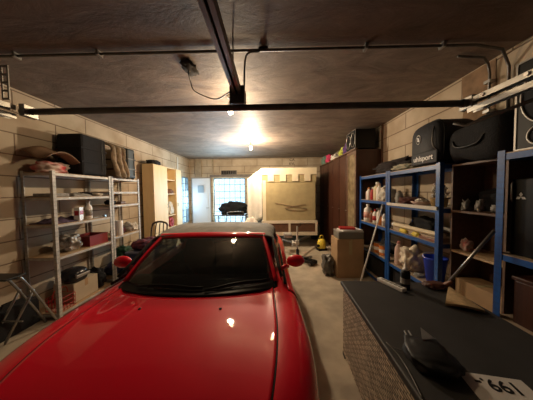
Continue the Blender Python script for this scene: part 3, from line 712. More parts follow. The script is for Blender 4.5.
# bottom shelves
b = nb(); lump(b, .30, .30, .20, 51, .05, 1); o = obj('helmet_shell', b, mat('black helmet shell', (.02, .02, .025), .2), smooth=True)
t = thing('helmet', 'black helmet on the boxes of the nearest rack bottom', 'helmet', (-2.95, 2.90, .36)); o.parent = t
b = nb(); box(b, .12, .152, -.11, .11, .07, .12); obj('visor', b, M_STEEL, t, bevel=.01)
t = thing('carton_box', 'pale cardboard box under the black helmet', 'box', (-2.99, 2.98, .08))
b = nb(); box(b, -.15, .15, -.20, .20, 0, .277); obj('box_body', b, mat('pale cardboard', (.50, .42, .30), .85, var=.1), t, bevel=.003)
b = nb(); box(b, -.151, .151, -.025, .025, .277, .279); box(b, .15, .1515, -.025, .025, .18, .277); obj('tape', b, M_CARD, t)
t = thing('wire_basket', 'red wire basket on bottom of nearest grey rack', 'basket', (-2.91, 2.66, .08))
b = nb()
for z in (.005, .06, .12, .18): tube(b, [(-.10, -.10, z), (.11, -.10, z), (.11, .10, z), (-.10, .10, z)], .004, 5, closed=True)
for i in range(6):
    y = -.10+.04*i; tube(b, [(.11, y, .005), (.11, y, .18)], .003, 5); tube(b, [(-.10, y, .005), (-.10, y, .18)], .003, 5); x = -.10+.042*i; tube(b, [(x, -.10, .005), (x, -.10, .18)], .003, 5); tube(b, [(x, -.10, .005), (x, .10, .005)], .003, 5)
obj('wire_frame', b, M_REDP, t)
b = nb(); tube(b, smooth_path([(0, -.10, .18), (0, -.07, .27), (0, .07, .27), (0, .10, .18)], 5), .005, 6); obj('handle', b, M_REDP, t)
soft('green_bag', 'dark green bag on the low shelf of second grey rack', 'bag', mat('dark green nylon', (.015, .07, .03), .7, var=.6, scale=10), .32, .36, .26, (-2.98, 3.98, .34), 61)
soft('navy_bag', 'navy blue sagging bag at the bottom of second grey rack', 'bag', mat('navy nylon', (.02, .02, .07), .8, var=.4, scale=9), .36, .62, .22, (-2.98, 3.85, .14), 62, .15)
soft('black_sack', 'black sack at the near end of second grey rack bottom', 'sack', M_DARKCL, .34, .22, .34, (-2.98, 3.28, .08), 63)
# small machine beside/behind the step stool
t = thing('vacuum_cleaner', 'dark vacuum cleaner on the floor left of the nearest rack', 'vacuum cleaner', (-3.03, 1.62, 0), 10)
b = nb(); lump(b, .24, .40, .26, 71, .06, 1, c=(0, 0, .04)); obj('body', b, M_BLACKP, t, smooth=True)
for y in (-.13, .13):
    b = nb(); lathe(b, [(.06, -.12), (.065, -.11), (.065, .11), (.06, .12)], 18, c=(0, y, .066), ax='x'); obj('wheel', b, M_DSTEEL, t, smooth=False)
b = nb(); tube(b, smooth_path([(.02, .1, .25), (.05, .0, .36), (.10, -.15, .34), (.12, -.25, .15), (.1, -.3, .04)], 6), .018, 8); obj('hose', b, M_DSTEEL, t, smooth=True)
# folding step stool with tube legs
t = thing('folding_chair', 'folding metal tube stool on the floor at far left', 'stool', (-2.9, 2.15, 0))
def rel(p): return (p[0]+2.9, p[1]-2.15, p[2])
for dx, nm in ((0, 'leg'), (-.16, 'leg')):
    b = nb(); tube(b, smooth_path([rel((-3.06+dx*.8, 1.98, .80)), rel((-2.72+dx, 2.04, .76)), rel((-2.68+dx, 2.10, .70)), rel((-2.76+dx, 2.48, .012))], 5), .0125, 8); obj('leg', b, M_STEEL, t, smooth=True)
    b = nb(); tube(b, [rel((-2.74+dx, 2.22, .56)), rel((-2.94+dx, 2.09, .012))], .012, 8); obj('leg', b, M_STEEL, t, smooth=True)
b = nb(); box(b, -.28, .20, -.20, -.02, .77, .79); obj('seat', b, M_BLACKP, t, bevel=.008)
b = nb(); tube(b, [rel((-2.76, 2.44, .1)), rel((-3.02, 2.44, .1))], .008, 6); obj('stretcher', b, M_STEEL, t); b = nb(); tube(b, [rel((-2.76, 2.12, .25)), rel((-3.0, 2.12, .25))], .008, 6); obj('stretcher', b, M_STEEL, t)
# black box stored low by the wall
t = thing('tool_case', 'dark grey tool case by the wall behind the folding stool', 'case', (-3.11, 2.26, 0))
b = nb(); box(b, -.095, .095, -.24, .24, 0, .34); obj('case_body', b, M_DARKCL, t, bevel=.015); b = nb(); tube(b, [(0, -.06, .34), (0, -.05, .38), (0, .05, .38), (0, .06, .34)], .009, 6); obj('handle', b, M_BLACKP, t)
# ------------------------------------------------------------ pale wardrobe against the left wall
WY0, WY1, WF, WBk, WZ = 4.86, 6.40, -2.84, -3.12, 2.38
t = thing('wardrobe', 'tall pale beech wardrobe standing against the left wall', 'wardrobe', (WBk, WY0, 0))
D, Lw = WF-WBk, WY1-WY0
b = nb(); box(b, 0, D-.02, 0, .02, .0, WZ); box(b, 0, D-.02, Lw-.02, Lw, 0, WZ); box(b, 0, D-.02, .02, Lw-.02, WZ-.02, WZ); box(b, 0, D-.02, .02, Lw-.02, .04, .06); box(b, 0, .012, .02, Lw-.02, .06, WZ-.02)
box(b, .012, D-.02, .66, .68, .06, WZ-.02); box(b, .012, D-.02, 1.16, 1.18, .06, WZ-.02); obj('carcass', b, M_BEECH, t)
def hnd(parent, y, z, vert=True):
    b = nb(); tube(b, [(D+.001, y, z-.05), (D+.025, y, z-.04), (D+.025, y, z+.04), (D+.001, y, z+.05)] if vert else [(D+.001, y-.05, z), (D+.025, y-.04, z), (D+.025, y+.04, z), (D+.001, y+.05, z)], .006, 6); obj('handle', b, M_DSTEEL, parent)
for y0, y1, z0, hy in ((.004, .66, .66, .62), (1.18, Lw-.004, .66, 1.24)):
    b = nb(); box(b, D-.018, D, y0, y1, z0, WZ-.004); d = obj('door', b, M_BEECH, t, bevel=.003); hnd(d, hy, 1.3)
for z0 in (.07, .36):
    for y0, y1 in ((.004, .66), (.684, 1.156), (1.18, Lw-.004)):
        b = nb(); box(b, D-.018, D, y0, y1, z0, z0+.285); d = obj('drawer', b, M_BEECH, t, bevel=.003); hnd(d, (y0+y1)/2, z0+.15, False)
for z in (.66, 1.0, 1.62, 2.02): b = nb(); box(b, .012, D-.03, .681, 1.159, z, z+.018); obj('shelf', b, M_BEECH, t)
soft('bundled_jacket', 'white bundled jacket on the open middle shelf of wardrobe', 'jacket', M_WHITECL, .22, .34, .42, (-2.975, 5.82, 1.018), 81, .3)
soft('red_bag', 'red and pink bag on lowest open shelf of the wardrobe', 'bag', mat('red pink cloth', (.45, .06, .08), .8, var=.5, scale=9), .22, .34, .28, (-2.975, 5.82, .678), 82, .3)
soft('wardrobe_towel', 'folded brown cloth on upper open shelf of the wardrobe', 'cloth', mat('brown cloth', (.20, .09, .05), .9, var=.4), .22, .34, .14, (-2.975, 5.82, 1.638), 83, .1)
soft('black_bag', 'small black bag lying on top of the pale wardrobe', 'bag', M_DARKCL, .26, .46, .13, (-2.98, 5.12, 2.38), 84, .2)
# wooden chair with pile
def wooden_chair(label, loc, rz):
    t = thing('wooden_chair', label, 'chair', loc, rz); m = mat('dark stained chair wood', (.05, .025, .015), .4)
    b = nb(); box(b, -.21, .21, -.20, .20, .44, .47); obj('seat', b, m, t, bevel=.008)
    for x in (-.19, .19):
        b = nb(); tube(b, [(x, -.18, .44), (x, -.19, 0)], [.02, .015], 8); obj('leg', b, m, t)
        b = nb(); tube(b, smooth_path([(x, .19, 0), (x, .18, .45), (x*1.03, .20, .75), (x*.98, .24, .93)], 4), .016, 8); obj('leg', b, m, t)
    b = nb(); tube(b, smooth_path([(-.19, .24, .90), (-.15, .25, .96), (0, .255, .99), (.15, .25, .96), (.19, .24, .90)], 5), .022, 8); obj('top_rail', b, m, t, smooth=True)
    for x in (-.09, 0, .09): b = nb(); tube(b, smooth_path([(x*.8, .19, .46), (x*1.1, .20, .7), (x, .245, .96)], 4), .011, 6); obj('spindle', b, m, t)
    b = nb(); tube(b, [(-.185, -.18, .2), (.185, -.18, .2)], .01, 6); obj('stretcher', b, m, t)
    return t
wooden_chair('dark curved-back wooden chair between shelving and wardrobe', (-2.60, 4.36, 0), -6)
soft('clothes_pile', 'dark red and purple heap of cloth piled on chair seat', 'cloth pile', mat('dark mixed cloth', (.20, .05, .05), .95, col2=(.03, .02, .05), scale=9), .42, .36, .24, (-2.60, 4.30, .47), 91, .3)
t = thing('storage_box', 'dark blue storage box in front of curved-back chair', 'box', (-2.46, 3.80, 0), 6)
b = nb(); box(b, -.22, .22, -.19, .19, 0, .54); obj('box_body', b, mat('dark blue plastic', (.02, .03, .10), .5), t, bevel=.015)
b = nb(); box(b, -.235, .235, -.205, .205, .54, .575); obj('lid', b, mat('grey blue lid', (.14, .15, .24), .5), t, bevel=.01)
soft('patchwork_cushion', 'dark maroon cushion lying on dark blue storage box', 'cushion', mat('maroon mixed cloth', (.16, .03, .04), .95, col2=(.03, .02, .05), scale=12), .42, .34, .20, (-2.46, 3.80, .575), 92, .22)
# ------------------------------------------------------------ covered trailer at the back
t = thing('covered_trailer', 'tall canvas-covered trailer with battlement trimmed front near back wall', 'trailer', (.57, 5.95, 0))
TW2, ZB, ZT = .79, .78, 2.34
b = nb(); box(b, -TW2, TW2, 0, 1.75, ZB, 1.95); 
obj('canvas_cover', b, M_TAN, t, bevel=.02)
b = nb(); prism(b, [(-TW2-.01, 1.94), (TW2+.01, 1.94), (TW2+.01, 2.30), (TW2-.12, 2.36), (-TW2+.12, 2.36), (-TW2-.01, 2.30)], -.01, 1.76, 'y'); obj('canvas_roof', b, M_TAN, t)
# battlement valance: cream band with square teeth hanging down
pts = [(-TW2-.02, 2.36), (TW2+.02, 2.36)]; n = 9; w = (2*TW2+.04)/n; x = TW2+.02
prof = []
for i in range(n):
    x1 = x-w; z = 2.16 if i % 2 == 0 else 1.965
    prof += [(x, z), (x1, z)]; x = x1
b = nb(); box(b, -TW2-.02, TW2+.02, -.03, -.014, 2.16, 2.36)
for i in range(n):
    if i % 2 == 1: xx = -TW2-.02+w*i; box(b, xx, xx+w, -.03, -.014, 1.965, 2.16)
obj('valance', b, M_CREAM, t, label='cream battlement valance')
b = nb(); box(b, -TW2, -TW2+.10, -.012, 0, ZB, 2.0); obj('corner_strip', b, M_CREAM, t)
b = nb(); tube(b, smooth_path([(-.42, -.012, 1.32), (.1, -.016, 1.22), (.52, -.012, 1.14), (.25, -.016, 1.10), (-.1, -.012, 1.14), (.0, -.014, 1.20), (.5, -.012, 1.28)], 6), .006, 5); obj('tie_cord', b, M_BROWNW, t)
M_TRW = mat('cream painted steel', (.70, .62, .48), .5); M_TRB = mat('brown ply panel', (.13, .06, .03), .6, var=.3)
b = nb(); box(b, -TW2-.03, TW2+.03, -.06, 1.80, .36, .40)
for z0, z1 in ((.40, .46), (.72, .80)): box(b, -TW2-.03, TW2+.03, -.06, -.02, z0, z1)
for x in (-TW2-.03, -.03, TW2-.03): box(b, x, x+.06, -.06, -.02, .46, .72)
for sx in (-1, 1): box(b, min(sx*(TW2+.03), sx*(TW2-.0)), max(sx*(TW2+.03), sx*TW2), -.02, 1.80, .40, .78)
obj('drop_side_frame', b, M_TRW, t)
b = nb(); box(b, -TW2+.03, -.03, -.045, -.03, .46, .72); obj('front_panel', b, M_TRB, t); b = nb(); box(b, .03, TW2-.03, -.045, -.03, .46, .72); obj('front_panel', b, M_TRB, t)
for sx in (-1, 1):
    b = nb(); lathe(b, [(.15, sx*.86), (.26, sx*.86), (.28, sx*.90), (.28, sx*.99), (.26, sx*1.02), (.12, sx*1.02), (.10, sx*1.0)], 28, c=(0, .95, .28), ax='x'); obj('wheel', b, M_RUB, t)
    b = nb(); tube(b, [(sx*.62, .0, .34), (sx*.30, -.5, .36), (sx*.03, -.95, .38)], .028, 8); obj('drawbar_arm', b, M_DSTEEL, t, smooth=False)
    b = nb(); box(b, sx*.92-.15, sx*.92+.15, .60, 1.30, .58, .60); obj('mudguard', b, M_BLACKP, t)
b = nb(); tube(b, [(0, -.85, .38), (0, -1.15, .39)], .03, 8); box(b, -.045, .045, -1.22, -1.10, .35, .43); obj('coupling', b, M_GALV, t)
b = nb(); tube(b, [(.11, -.92, .16), (.11, -.92, .78)], .024, 10); box(b, .05, .15, -.96, -.88, .33, .42); jw = obj('jockey_wheel_post', b, M_GALV, t)
b = nb(); tube(b, [(.11, -.92, .78), (.2, -.92, .80), (.2, -.92, .86)], .01, 6); obj('crank_handle', b, M_BLACKP, jw)
b = nb(); lathe(b, [(.05, .085), (.10, .085), (.105, .09), (.105, .13), (.10, .135), (.05, .135)], 24, c=(0, -.95, .106), ax='x'); obj('jockey_wheel', b, M_RUB, jw)
b = nb(); box(b, -.2, .02, -.62, -.35, .40, .52); obj('tool_locker', b, M_GREYCL, t, bevel=.02)
# bright canvas awning flap left of the trailer
b = nb()
def flap(u, v):
    x = -.81-.44*u; z = 2.36-.30*u-1.50*v*(1-.08*u); return (x, .0+.10*u+.03*math.sin(9*u+v), z+.0)
grid(b, flap, 14, 20); o = obj('canvas_flap', b, mat('bright white canvas', (.72, .70, .62), .85, var=.08), smooth=True, solid=.008); tag(o, 'white canvas flap hanging open at the left of the trailer', 'canvas flap')
o.parent = t; del o['category']; 
# things on the floor in front of it
t = thing('pressure_washer', 'small yellow and black canister on floor right of trailer', 'pressure washer', (1.44, 5.62, 0), 15)
M_YEL = mat('yellow plastic', (.75, .58, .06), .4)
b = nb(); lathe(b, [(.10, .05), (.12, .08), (.12, .20), (.10, .28), (.05, .31)], 18); obj('body', b, M_YEL, t, smooth=True)
b = nb(); box(b, -.13, .13, -.11, .11, 0, .06); obj('base', b, M_BLACKP, t, bevel=.01)
b = nb(); tube(b, smooth_path([(-.05, 0, .30), (-.04, 0, .40), (.04, 0, .40), (.05, 0, .30)], 5), .014, 8); obj('handle', b, M_YEL, t, smooth=True)
b = nb(); lathe(b, [(.04, -.03), (.04, .03)], 14, c=(-.12, -.04, .14), ax='x'); obj('hose_reel', b, M_BLACKP, t)
soft('rubbish_bag', 'grey crumpled rubbish bag on the floor beside brown cardboard box', 'rubbish bag', mat('grey plastic film', (.16, .15, .13), .3, .2, var=.4, scale=9, bump=.6, bscale=12), .24, .30, .42, (1.14, 3.95, 0), 101, .3)
t = thing('jack_stand', 'low black trolley jack on floor in front of the drawbar', 'trolley jack', (.80, 4.62, 0), 40)
b = nb(); box(b, -.10, -.06, -.28, .28, .035, .10); box(b, .06, .10, -.28, .28, .035, .10); box(b, -.06, .06, -.26, -.1, .05, .12); obj('chassis', b, M_BLACKP, t, bevel=.006)
b = nb(); tube(b, [(0, .1, .09), (0, -.15, .17)], .02, 8); lathe(b, [(.035, .16), (.04, .19)], 14, c=(0, -.16, 0)); obj('lift_arm', b, M_DSTEEL, t)
for y in (-.22, .22): b = nb(); lathe(b, [(.035, -.12), (.035, .12)], 14, c=(0, y, .036), ax='x'); obj('wheel', b, M_DSTEEL, t)
# pile below the barred window
t = thing('lawn_mower', 'dark lawn mower standing under the back window', 'lawn mower', (-1.35, 6.9, 0), 20)
b = nb(); lump(b, .55, .7, .28, 111, .06, 1, c=(0, 0, .10)); obj('deck', b, M_DARKCL, t, smooth=True)
b = nb(); lathe(b, [(.16, .36), (.17, .40), (.17, .52), (.12, .58), (.04, .60)], 18); obj('engine', b, M_BLACKP, t, smooth=True)
for x in (-.26, .26):
    for y in (-.28, .3): b = nb(); lathe(b, [(.10, x-.03), (.11, x-.02), (.11, x+.02), (.10, x+.03)], 20, c=(0, y, .111), ax='x'); obj('wheel', b, M_RUB, t)
b = nb(); tube(b, smooth_path([(-.24, -.3, .3), (-.25, -.75, .95), (-.2, -.82, 1.05), (.2, -.82, 1.05), (.25, -.75, .95), (.24, -.3, .3)], 5), .014, 8); obj('handlebar', b, M_DSTEEL, t, smooth=True)
# covered barbecue / dark cover
t = thing('garden_table', 'grey garden table piled with stuff below the back window', 'table', (-1.45, 7.5, 0))
b = nb(); box(b, -.62, .62, -.3, .3, .80, .84); obj('tabletop', b, M_DSTEEL, t, bevel=.006)
for x in (-.57, .57):
    for y in (-.25, .25): b = nb(); tube(b, [(x, y, 0), (x, y, .80)], .02, 8); obj('leg', b, M_DSTEEL, t)
cl = soft('black_cover', 'black bulky cover on top of the garden table', 'cover', M_DARKCL, 1.15, .46, .50, (-1.38, 7.5, .84), 121, .25)
soft('pink_bag', 'pinkish red bag hanging low beneath the black cover', 'bag', mat('pink red cloth', (.55, .15, .13), .8, var=.4), .30, .26, .34, (-1.92, 7.02, .0), 122, .2)
soft('yellow_hose', 'coiled yellow-green bundle on the floor under the window', 'bundle', mat('yellow green cloth', (.42, .38, .12), .8, var=.4), .34, .3, .30, (-1.30, 6.30, .0), 123, .3)
soft('white_sheet', 'tall white sheeted bundle on floor just behind the red car', 'sheet', M_WHITECL, .55, .36, .98, (-.56, 5.5, 0), 124, .25)
soft('orange_basket', 'orange bag near the left back window', 'bag', mat('orange cloth', (.6, .22, .05), .8, var=.3), .26, .26, .34, (-2.98, 7.35, 0.0), 125, .2)
b = nb(); lathe(b, [(.10, 0), (.12, .02), (.14, .62), (.13, .62)], 18); tag(obj('grey_bin', b, M_GREYCL, loc=(-2.05, 6.45, 0)), 'pale grey bin on floor near the back window', 'bin')
# ------------------------------------------------------------ dark cabinets along the right wall
def tall_cab(label, y0, y1, nd, glass=False, h=2.52):
    t = thing('tall_cabinet', label, 'cabinet', (1.80, y0, 0), group='dark cabinets along the right wall'); D2 = XR-.01-1.80; L2 = y1-y0-.01
    b = nb(); box(b, .02, D2, 0, .02, 0, h); box(b, .02, D2, L2-.02, L2, 0, h); box(b, .02, D2, .02, L2-.02, h-.025, h); box(b, .02, D2, .02, L2-.02, .06, .09); box(b, D2-.015, D2, .02, L2-.02, .09, h-.025); obj('carcass', b, M_DARKW, t)
    b = nb(); box(b, -.015, .03, -.01, L2+.0, h, h+.03); obj('cornice', b, M_BROWNW, t)
    for i in range(nd):
        a = L2*i/nd+.004; e = L2*(i+1)/nd-.004
        if glass and i == 0:
            b = nb(); box(b, 0, .019, a, a+.06, .1, h-.01); box(b, 0, .019, e-.06, e, .1, h-.01); box(b, 0, .019, a+.06, e-.06, .1, .2); box(b, 0, .019, a+.06, e-.06, h-.08, h-.01); d = obj('door', b, M_BROWNW, t)
            b = nb(); box(b, .006, .012, a+.06, e-.06, .2, h-.08); obj('etched_panel', b, mat('mottled glass panel', (.10, .065, .03), .3, col2=(.30, .24, .14), scale=7), d)
        else:
            b = nb(); box(b, 0, .019, a, e, .1, h-.01); box(b, -.006, 0, a+.05, e-.05, .2, h-.12); d = obj('door', b, M_DARKW, t, bevel=.004)
        b = nb(); lathe(b, [(.006, -.025), (.014, -.04), (.010, -.045), (.006, -.0)], 8, c=(0, e-.03, 1.2), ax='x'); obj('knob', b, M_STEEL, d)
    return t
tall_cab('tall dark cabinet with mottled glass door behind the blue racks', 4.23, 5.22, 2, True)
tall_cab('tall dark cabinet at the middle of the right back row', 5.23, 6.22, 2)
tall_cab('tall dark cabinet farthest back in the right row', 6.23, 7.22, 2)
# trims on the cabinet ends: loudspeaker and odds on top
def loudspeaker(label, loc, rz, w, d, h, cones, ringm, group=None):
    t = thing('loudspeaker', label, 'loudspeaker', loc, rz, group)
    b = nb(); box(b, -w/2, w/2, -d/2, d/2, 0, h); obj('cabinet', b, M_BLACKP, t, bevel=.008)
    b = nb(); e = .012
    box(b, -w/2, w/2, -d/2-.006, -d/2, 0, e); box(b, -w/2, w/2, -d/2-.006, -d/2, h-e, h); box(b, -w/2, -w/2+e, -d/2-.006, -d/2, e, h-e); box(b, w/2-e, w/2, -d/2-.006, -d/2, e, h-e); obj('front_frame', b, ringm, t)
    for (cx, cz, rx, rz_) in cones:
        b = nb(); tube(b, [(cx+rx*math.cos(2*PI*i/36), -d/2-.008, cz+rz_*math.sin(2*PI*i/36)) for i in range(36)], .008, 8, closed=True); c = obj('cone_ring', b, ringm, t, smooth=True)
        b = nb(); lathe(b, [(1, -d/2-.006), (.9, -d/2-.003), (.35, -d/2-.002), (.30, -d/2-.012), (.1, -d/2-.018)], 30, ax='y')
        for v in b.verts: v.co.x = v.co.x*rx+cx; v.co.z = v.co.z*rz_+cz
        obj('cone', b, M_DARKCL, c, smooth=True)
    return t
M_SILV = mat('dull silver trim', (.35, .33, .30), .35, .6)
loudspeaker('black loudspeaker with two round cones on the dark cabinet', (2.02, 4.52, 2.553), -90, .50, .42, .40, [(-.12, .2, .105, .15), (.12, .2, .105, .15)], M_SILV)
for o_ in []: pass
soft('green_toy', 'yellow-green soft bundle on top of the dark cabinets', 'soft toy', mat('lime cloth', (.45, .50, .08), .9, var=.3), .30, .34, .30, (1.98, 5.38, 2.52), 131, .3)
soft('purple_bag', 'purple bag on the dark cabinets between loudspeaker and green bundle', 'bag', mat('purple cloth', (.12, .05, .20), .9, var=.3), .32, .24, .34, (1.98, 5.02, 2.52), 132, .3)
soft('white_bear', 'white soft bundle on cabinet top beside pink bag', 'soft toy', M_WHITECL, .30, .34, .26, (1.98, 6.10, 2.52), 133, .35)
soft('pink_bag', 'pink bag on the cabinets beside the white bundle', 'bag', mat('hot pink cloth', (.65, .05, .14), .8, var=.2), .28, .28, .36, (1.98, 6.62, 2.52), 134, .25)
soft('green_bundle', 'grey-green bundle at the far end of the cabinet tops', 'bundle', mat('grey green cloth', (.16, .26, .20), .9, var=.2), .34, .36, .36, (1.98, 7.01, 2.52), 135, .15)
soft('cream_bundle', 'cream flat cloth on cabinets near the purple bag', 'cloth', M_WHITECL, .20, .24, .10, (1.90, 5.66, 2.52), 136, .2)
# ------------------------------------------------------------ blue racks along the right wall (aisle side is -x)
GR = 'blue steel racks along the right wall'
ZA = [.10, .53, 1.05, 1.48, 1.94]; ZBk = [.10, .52, 1.05, 1.45, 1.94]; ZCk = [.10, .60, 1.13, 1.94]
M_PLANK = wood_mat('worn shelf board', (.42, .33, .24), (.30, .22, .15), 'Y')
rack('blue_shelving_unit', 'blue steel rack of bottles next to the tall dark cabinets', (1.87, 3.22, 0), .98, .44, 1.96, ZA, M_POSTB, M_BLUE, M_PLANK, group=GR, beamh=.055, fl=.052)
rack('blue_shelving_unit', 'blue steel rack at the middle, holding the blue bucket', (1.87, 2.24, 0), .97, .44, 1.96, ZBk, M_POSTB, M_BLUE, M_PLANK, group=GR, beamh=.055, fl=.052, boardmats={3: M_WHITEB})
rack('blue_shelving_unit', 'blue steel rack nearest the camera at the right edge', (1.87, .70, 0), .985, .44, 1.96, ZCk, M_POSTB, M_BLUE, M_PLANK, group=GR, beamh=.055, fl=.052)
b = nb(); box(b, 0, .018, 0, .95, -.026, .014); tag(obj('shelf_edging', b, M_WHITEB, loc=(1.85, 2.25, 1.45)), 'long white edging strip on the middle blue rack shelf', 'edging strip')
# dark open bookcase in the gap
t = thing('bookcase', 'dark brown open bookcase between middle and nearest blue racks', 'bookcase', (1.98, 1.70, 0))
b = nb(); box(b, 0, .34, 0, .018, 0, 1.92); box(b, 0, .34, .502, .52, 0, 1.92); box(b, .33, .34, .018, .502, 0, 1.92); box(b, 0, .33, .018, .502, 1.902, 1.92); obj('carcass', b, M_BROWNW, t)
for z in (.08, .53, 1.0, 1.43): b = nb(); box(b, 0, .33, .0185, .5015, z-.02, z); obj('shelf', b, M_CHIP if z == 1.0 else M_BROWNW, t)
# ------------------------------------------------------------ bags on the rack tops
t = thing('sports_bag', 'navy sports bag with white lettering on the middle blue rack', 'sports bag', (1.845, 2.44, 1.94))
b = nb(); nn = 26
def bagf(u, v):   # rounded box loft along +x
    a = 2*PI*u; x = .42*v; r = (abs(math.cos(a))**4+abs(math.sin(a))**4)**-.25
    e = 1-.10*abs(2*v-1)**6
    y = .225*r*math.cos(a)*e; z = .255+.25*r*math.sin(a)*e*(1 if math.sin(a) < 0 else (1-.06*math.cos(a)))
    return (x, y, max(0, z+.008*noise.noise(Vector((x*6, y*7, z*7)))))
V = grid(b, bagf, 40, 12, close_u=True); b.faces.new([r_[0] for r_ in V]); b.faces.new([r_[-1] for r_ in V]); obj('bag_body', b, M_NAVY, t, smooth=True)
b = nb(); tube(b, [Vector(bagf(i/40, .12))+Vector((-.0, 0, 0)) for i in range(40)], .008, 6, closed=True); obj('piping', b, M_BLACKP, t, smooth=True)
b = nb(); box(b, -.012, .02, -.20, .20, .02, .16); obj('front_pocket', b, M_NAVY, t, bevel=.01)
def face_text(s, size, y, z, x, m, parent, sx=1.):     # lettering lying on a face that looks to -x
    b = text_bm(s, size, .001, sx)
    for v in b.verts: v.co = Vector((x-v.co.z, y-v.co.x, z+v.co.y))
    return obj('lettering', b, m, parent)
M_LET = mat('white print', (.75, .75, .75), .5)
face_text('uhlsport', .085, 0, .088, -.0155, M_LET, t, 1.05).data.name = 'lettering'
b = nb(); tube(b, [(-.004, .09+.035*math.cos(2*PI*i/28), .33+.052*math.sin(2*PI*i/28)) for i in range(28)], .004, 6, closed=True)
e = obj('round_emblem', b, M_LET, t, smooth=True)
b = nb(); prism(b, [(.072, .31), (.105, .305), (.10, .335), (.112, .36), (.088, .352), (.083, .33)], -.005, 0, 'x'); obj('emblem_mark', b, M_LET, e)
b = nb(); tube(b, smooth_path([(.0, -.14, .42), (-.03, -.16, .34), (-.035, -.17, .22), (-.01, -.19, .16)], 6), .008, 6); obj('shoulder_strap', b, M_DSTEEL, t, smooth=True)
t = thing('duffel_bag', 'large black duffel bag beside the navy sports bag', 'duffel bag', (2.10, 1.95, 1.92))
b = nb()
def duf(u, v):
    a = 2*PI*u; y = .28-.58*v; r = (abs(math.cos(a))**3.2+abs(math.sin(a))**3.2)**(-1/3.2); e = (1-.5*abs(2*v-1)**7)
    x = .215*r*math.cos(a)*e; z = .20+(.20-.03*math.sin(v*7))*r*math.sin(a)*(e if math.sin(a) > 0 else 1)+.02*noise.noise(Vector((v*6, a, 4)))
    return (x, y, max(0, z))
V = grid(b, duf, 36, 24, close_u=True); b.faces.new([r_[0] for r_ in V]); b.faces.new([r_[-1] for r_ in V]); obj('bag_body', b, M_DARKCL, t, smooth=True)
b = nb(); tube(b, smooth_path([(-.214, .16, .22), (-.225, .10, .15), (-.225, -.08, .15), (-.214, -.14, .22)], 6), .010, 8); obj('handle', b, M_BLACKP, t, smooth=True)
soft('dark_blanket', 'long dark brown rumpled blanket on top of blue racks', 'blanket', mat('dark brown fabric', (.022, .015, .015), .95, var=.5, scale=12), .36, 1.35, .24, (2.12, 3.42, 1.945), 203, .35, 3.5)
soft('beige_cloth', 'beige folded cloth on blue rack top beside the sports bag', 'cloth', mat('beige mixed cloth', (.50, .42, .30), .9, col2=(.22, .25, .20), scale=14), .18, .50, .085, (1.95, 2.96, 1.952), 204, .25)
# loudspeaker at the right edge
loudspeaker('large black loudspeaker with silver ringed cones on nearest blue rack', (2.05, 1.33, 1.94), -90, .54, .30, .66, [(-.10, .38, .13, .20), (-.11, .095, .075, .07)], M_SILV)
# ------------------------------------------------------------ things on the far blue rack
M_PINKP = mat('pinkish white plastic', (.62, .45, .40), .4); M_ORANGE = mat('orange plastic', (.62, .20, .04), .4); M_BROWNP = mat('brown plastic', (.22, .08, .04), .4)
t = bottle('large white canister with red label, far left of middle shelf', M_WHITE, M_WHITE, .075, .34, (1.97, 4.05, 1.05), lab=mat('pale red label', (.60, .30, .25), .5), neck=.3)
bottle('brown bottle beside large white canister on middle shelf', M_BROWNP, M_ORANGE, .04, .22, (1.95, 3.86, 1.05))
bottle('white bottle with red label right of the brown one', M_WHITE, M_REDP, .04, .26, (1.95, 3.74, 1.05), lab=M_REDP)
bottle('white trigger bottle in middle of far blue rack shelf', M_WHITE, M_GREYCL, .042, .29, (1.95, 3.60, 1.05), spray=True)
bottle('pale grey bottle nearest the post on the middle shelf', mat('pale grey plastic', (.5, .5, .5), .4), M_BLACKP, .045, .24, (1.96, 3.44, 1.05), lab=M_WHITE)
bottle('orange capped pinkish bottle on far rack upper shelf', M_PINKP, M_ORANGE, .045, .22, (1.96, 4.02, 1.48))
bottle('tall cream bottle in middle of far rack upper shelf', mat('cream plastic', (.70, .62, .42), .4), M_WHITE, .07, .33, (1.96, 3.68, 1.48))
bottle('red bottle on far rack upper shelf behind cream bottle', M_REDP, M_WHITE, .04, .24, (1.96, 3.85, 1.48))
soft('white_cloth_bundle', 'white cloth bundle at near end of far rack upper shelf', 'cloth', M_WHITECL, .26, .22, .27, (2.0, 3.43, 1.48), 211, .3)
t = thing('paint_tin', 'orange and white tin on the low shelf of far blue rack', 'tin', (1.97, 3.66, .53))
b = nb(); lathe(b, [(.07, 0), (.07, .17)], 22); obj('tin_body', b, M_ORANGE, t); b = nb(); lathe(b, [(.073, .17), (.073, .18), (.06, .182)], 22); obj('lid', b, M_STEEL, t); b = nb(); lathe(b, [(.071, .05), (.071, .11)], 22); obj('label_band', b, M_WHITE, t)
t2 = copy_thing(t, (1.97, 3.48, .53), label='orange and white tin nearest the post, far blue rack low shelf')
t['group'] = t2['group'] = 'orange tins on the low shelf'
soft('dark_rags', 'dark rags heaped behind the orange tins', 'rags', M_DARKCL, .16, .5, .2, (2.19, 3.7, .53), 212)
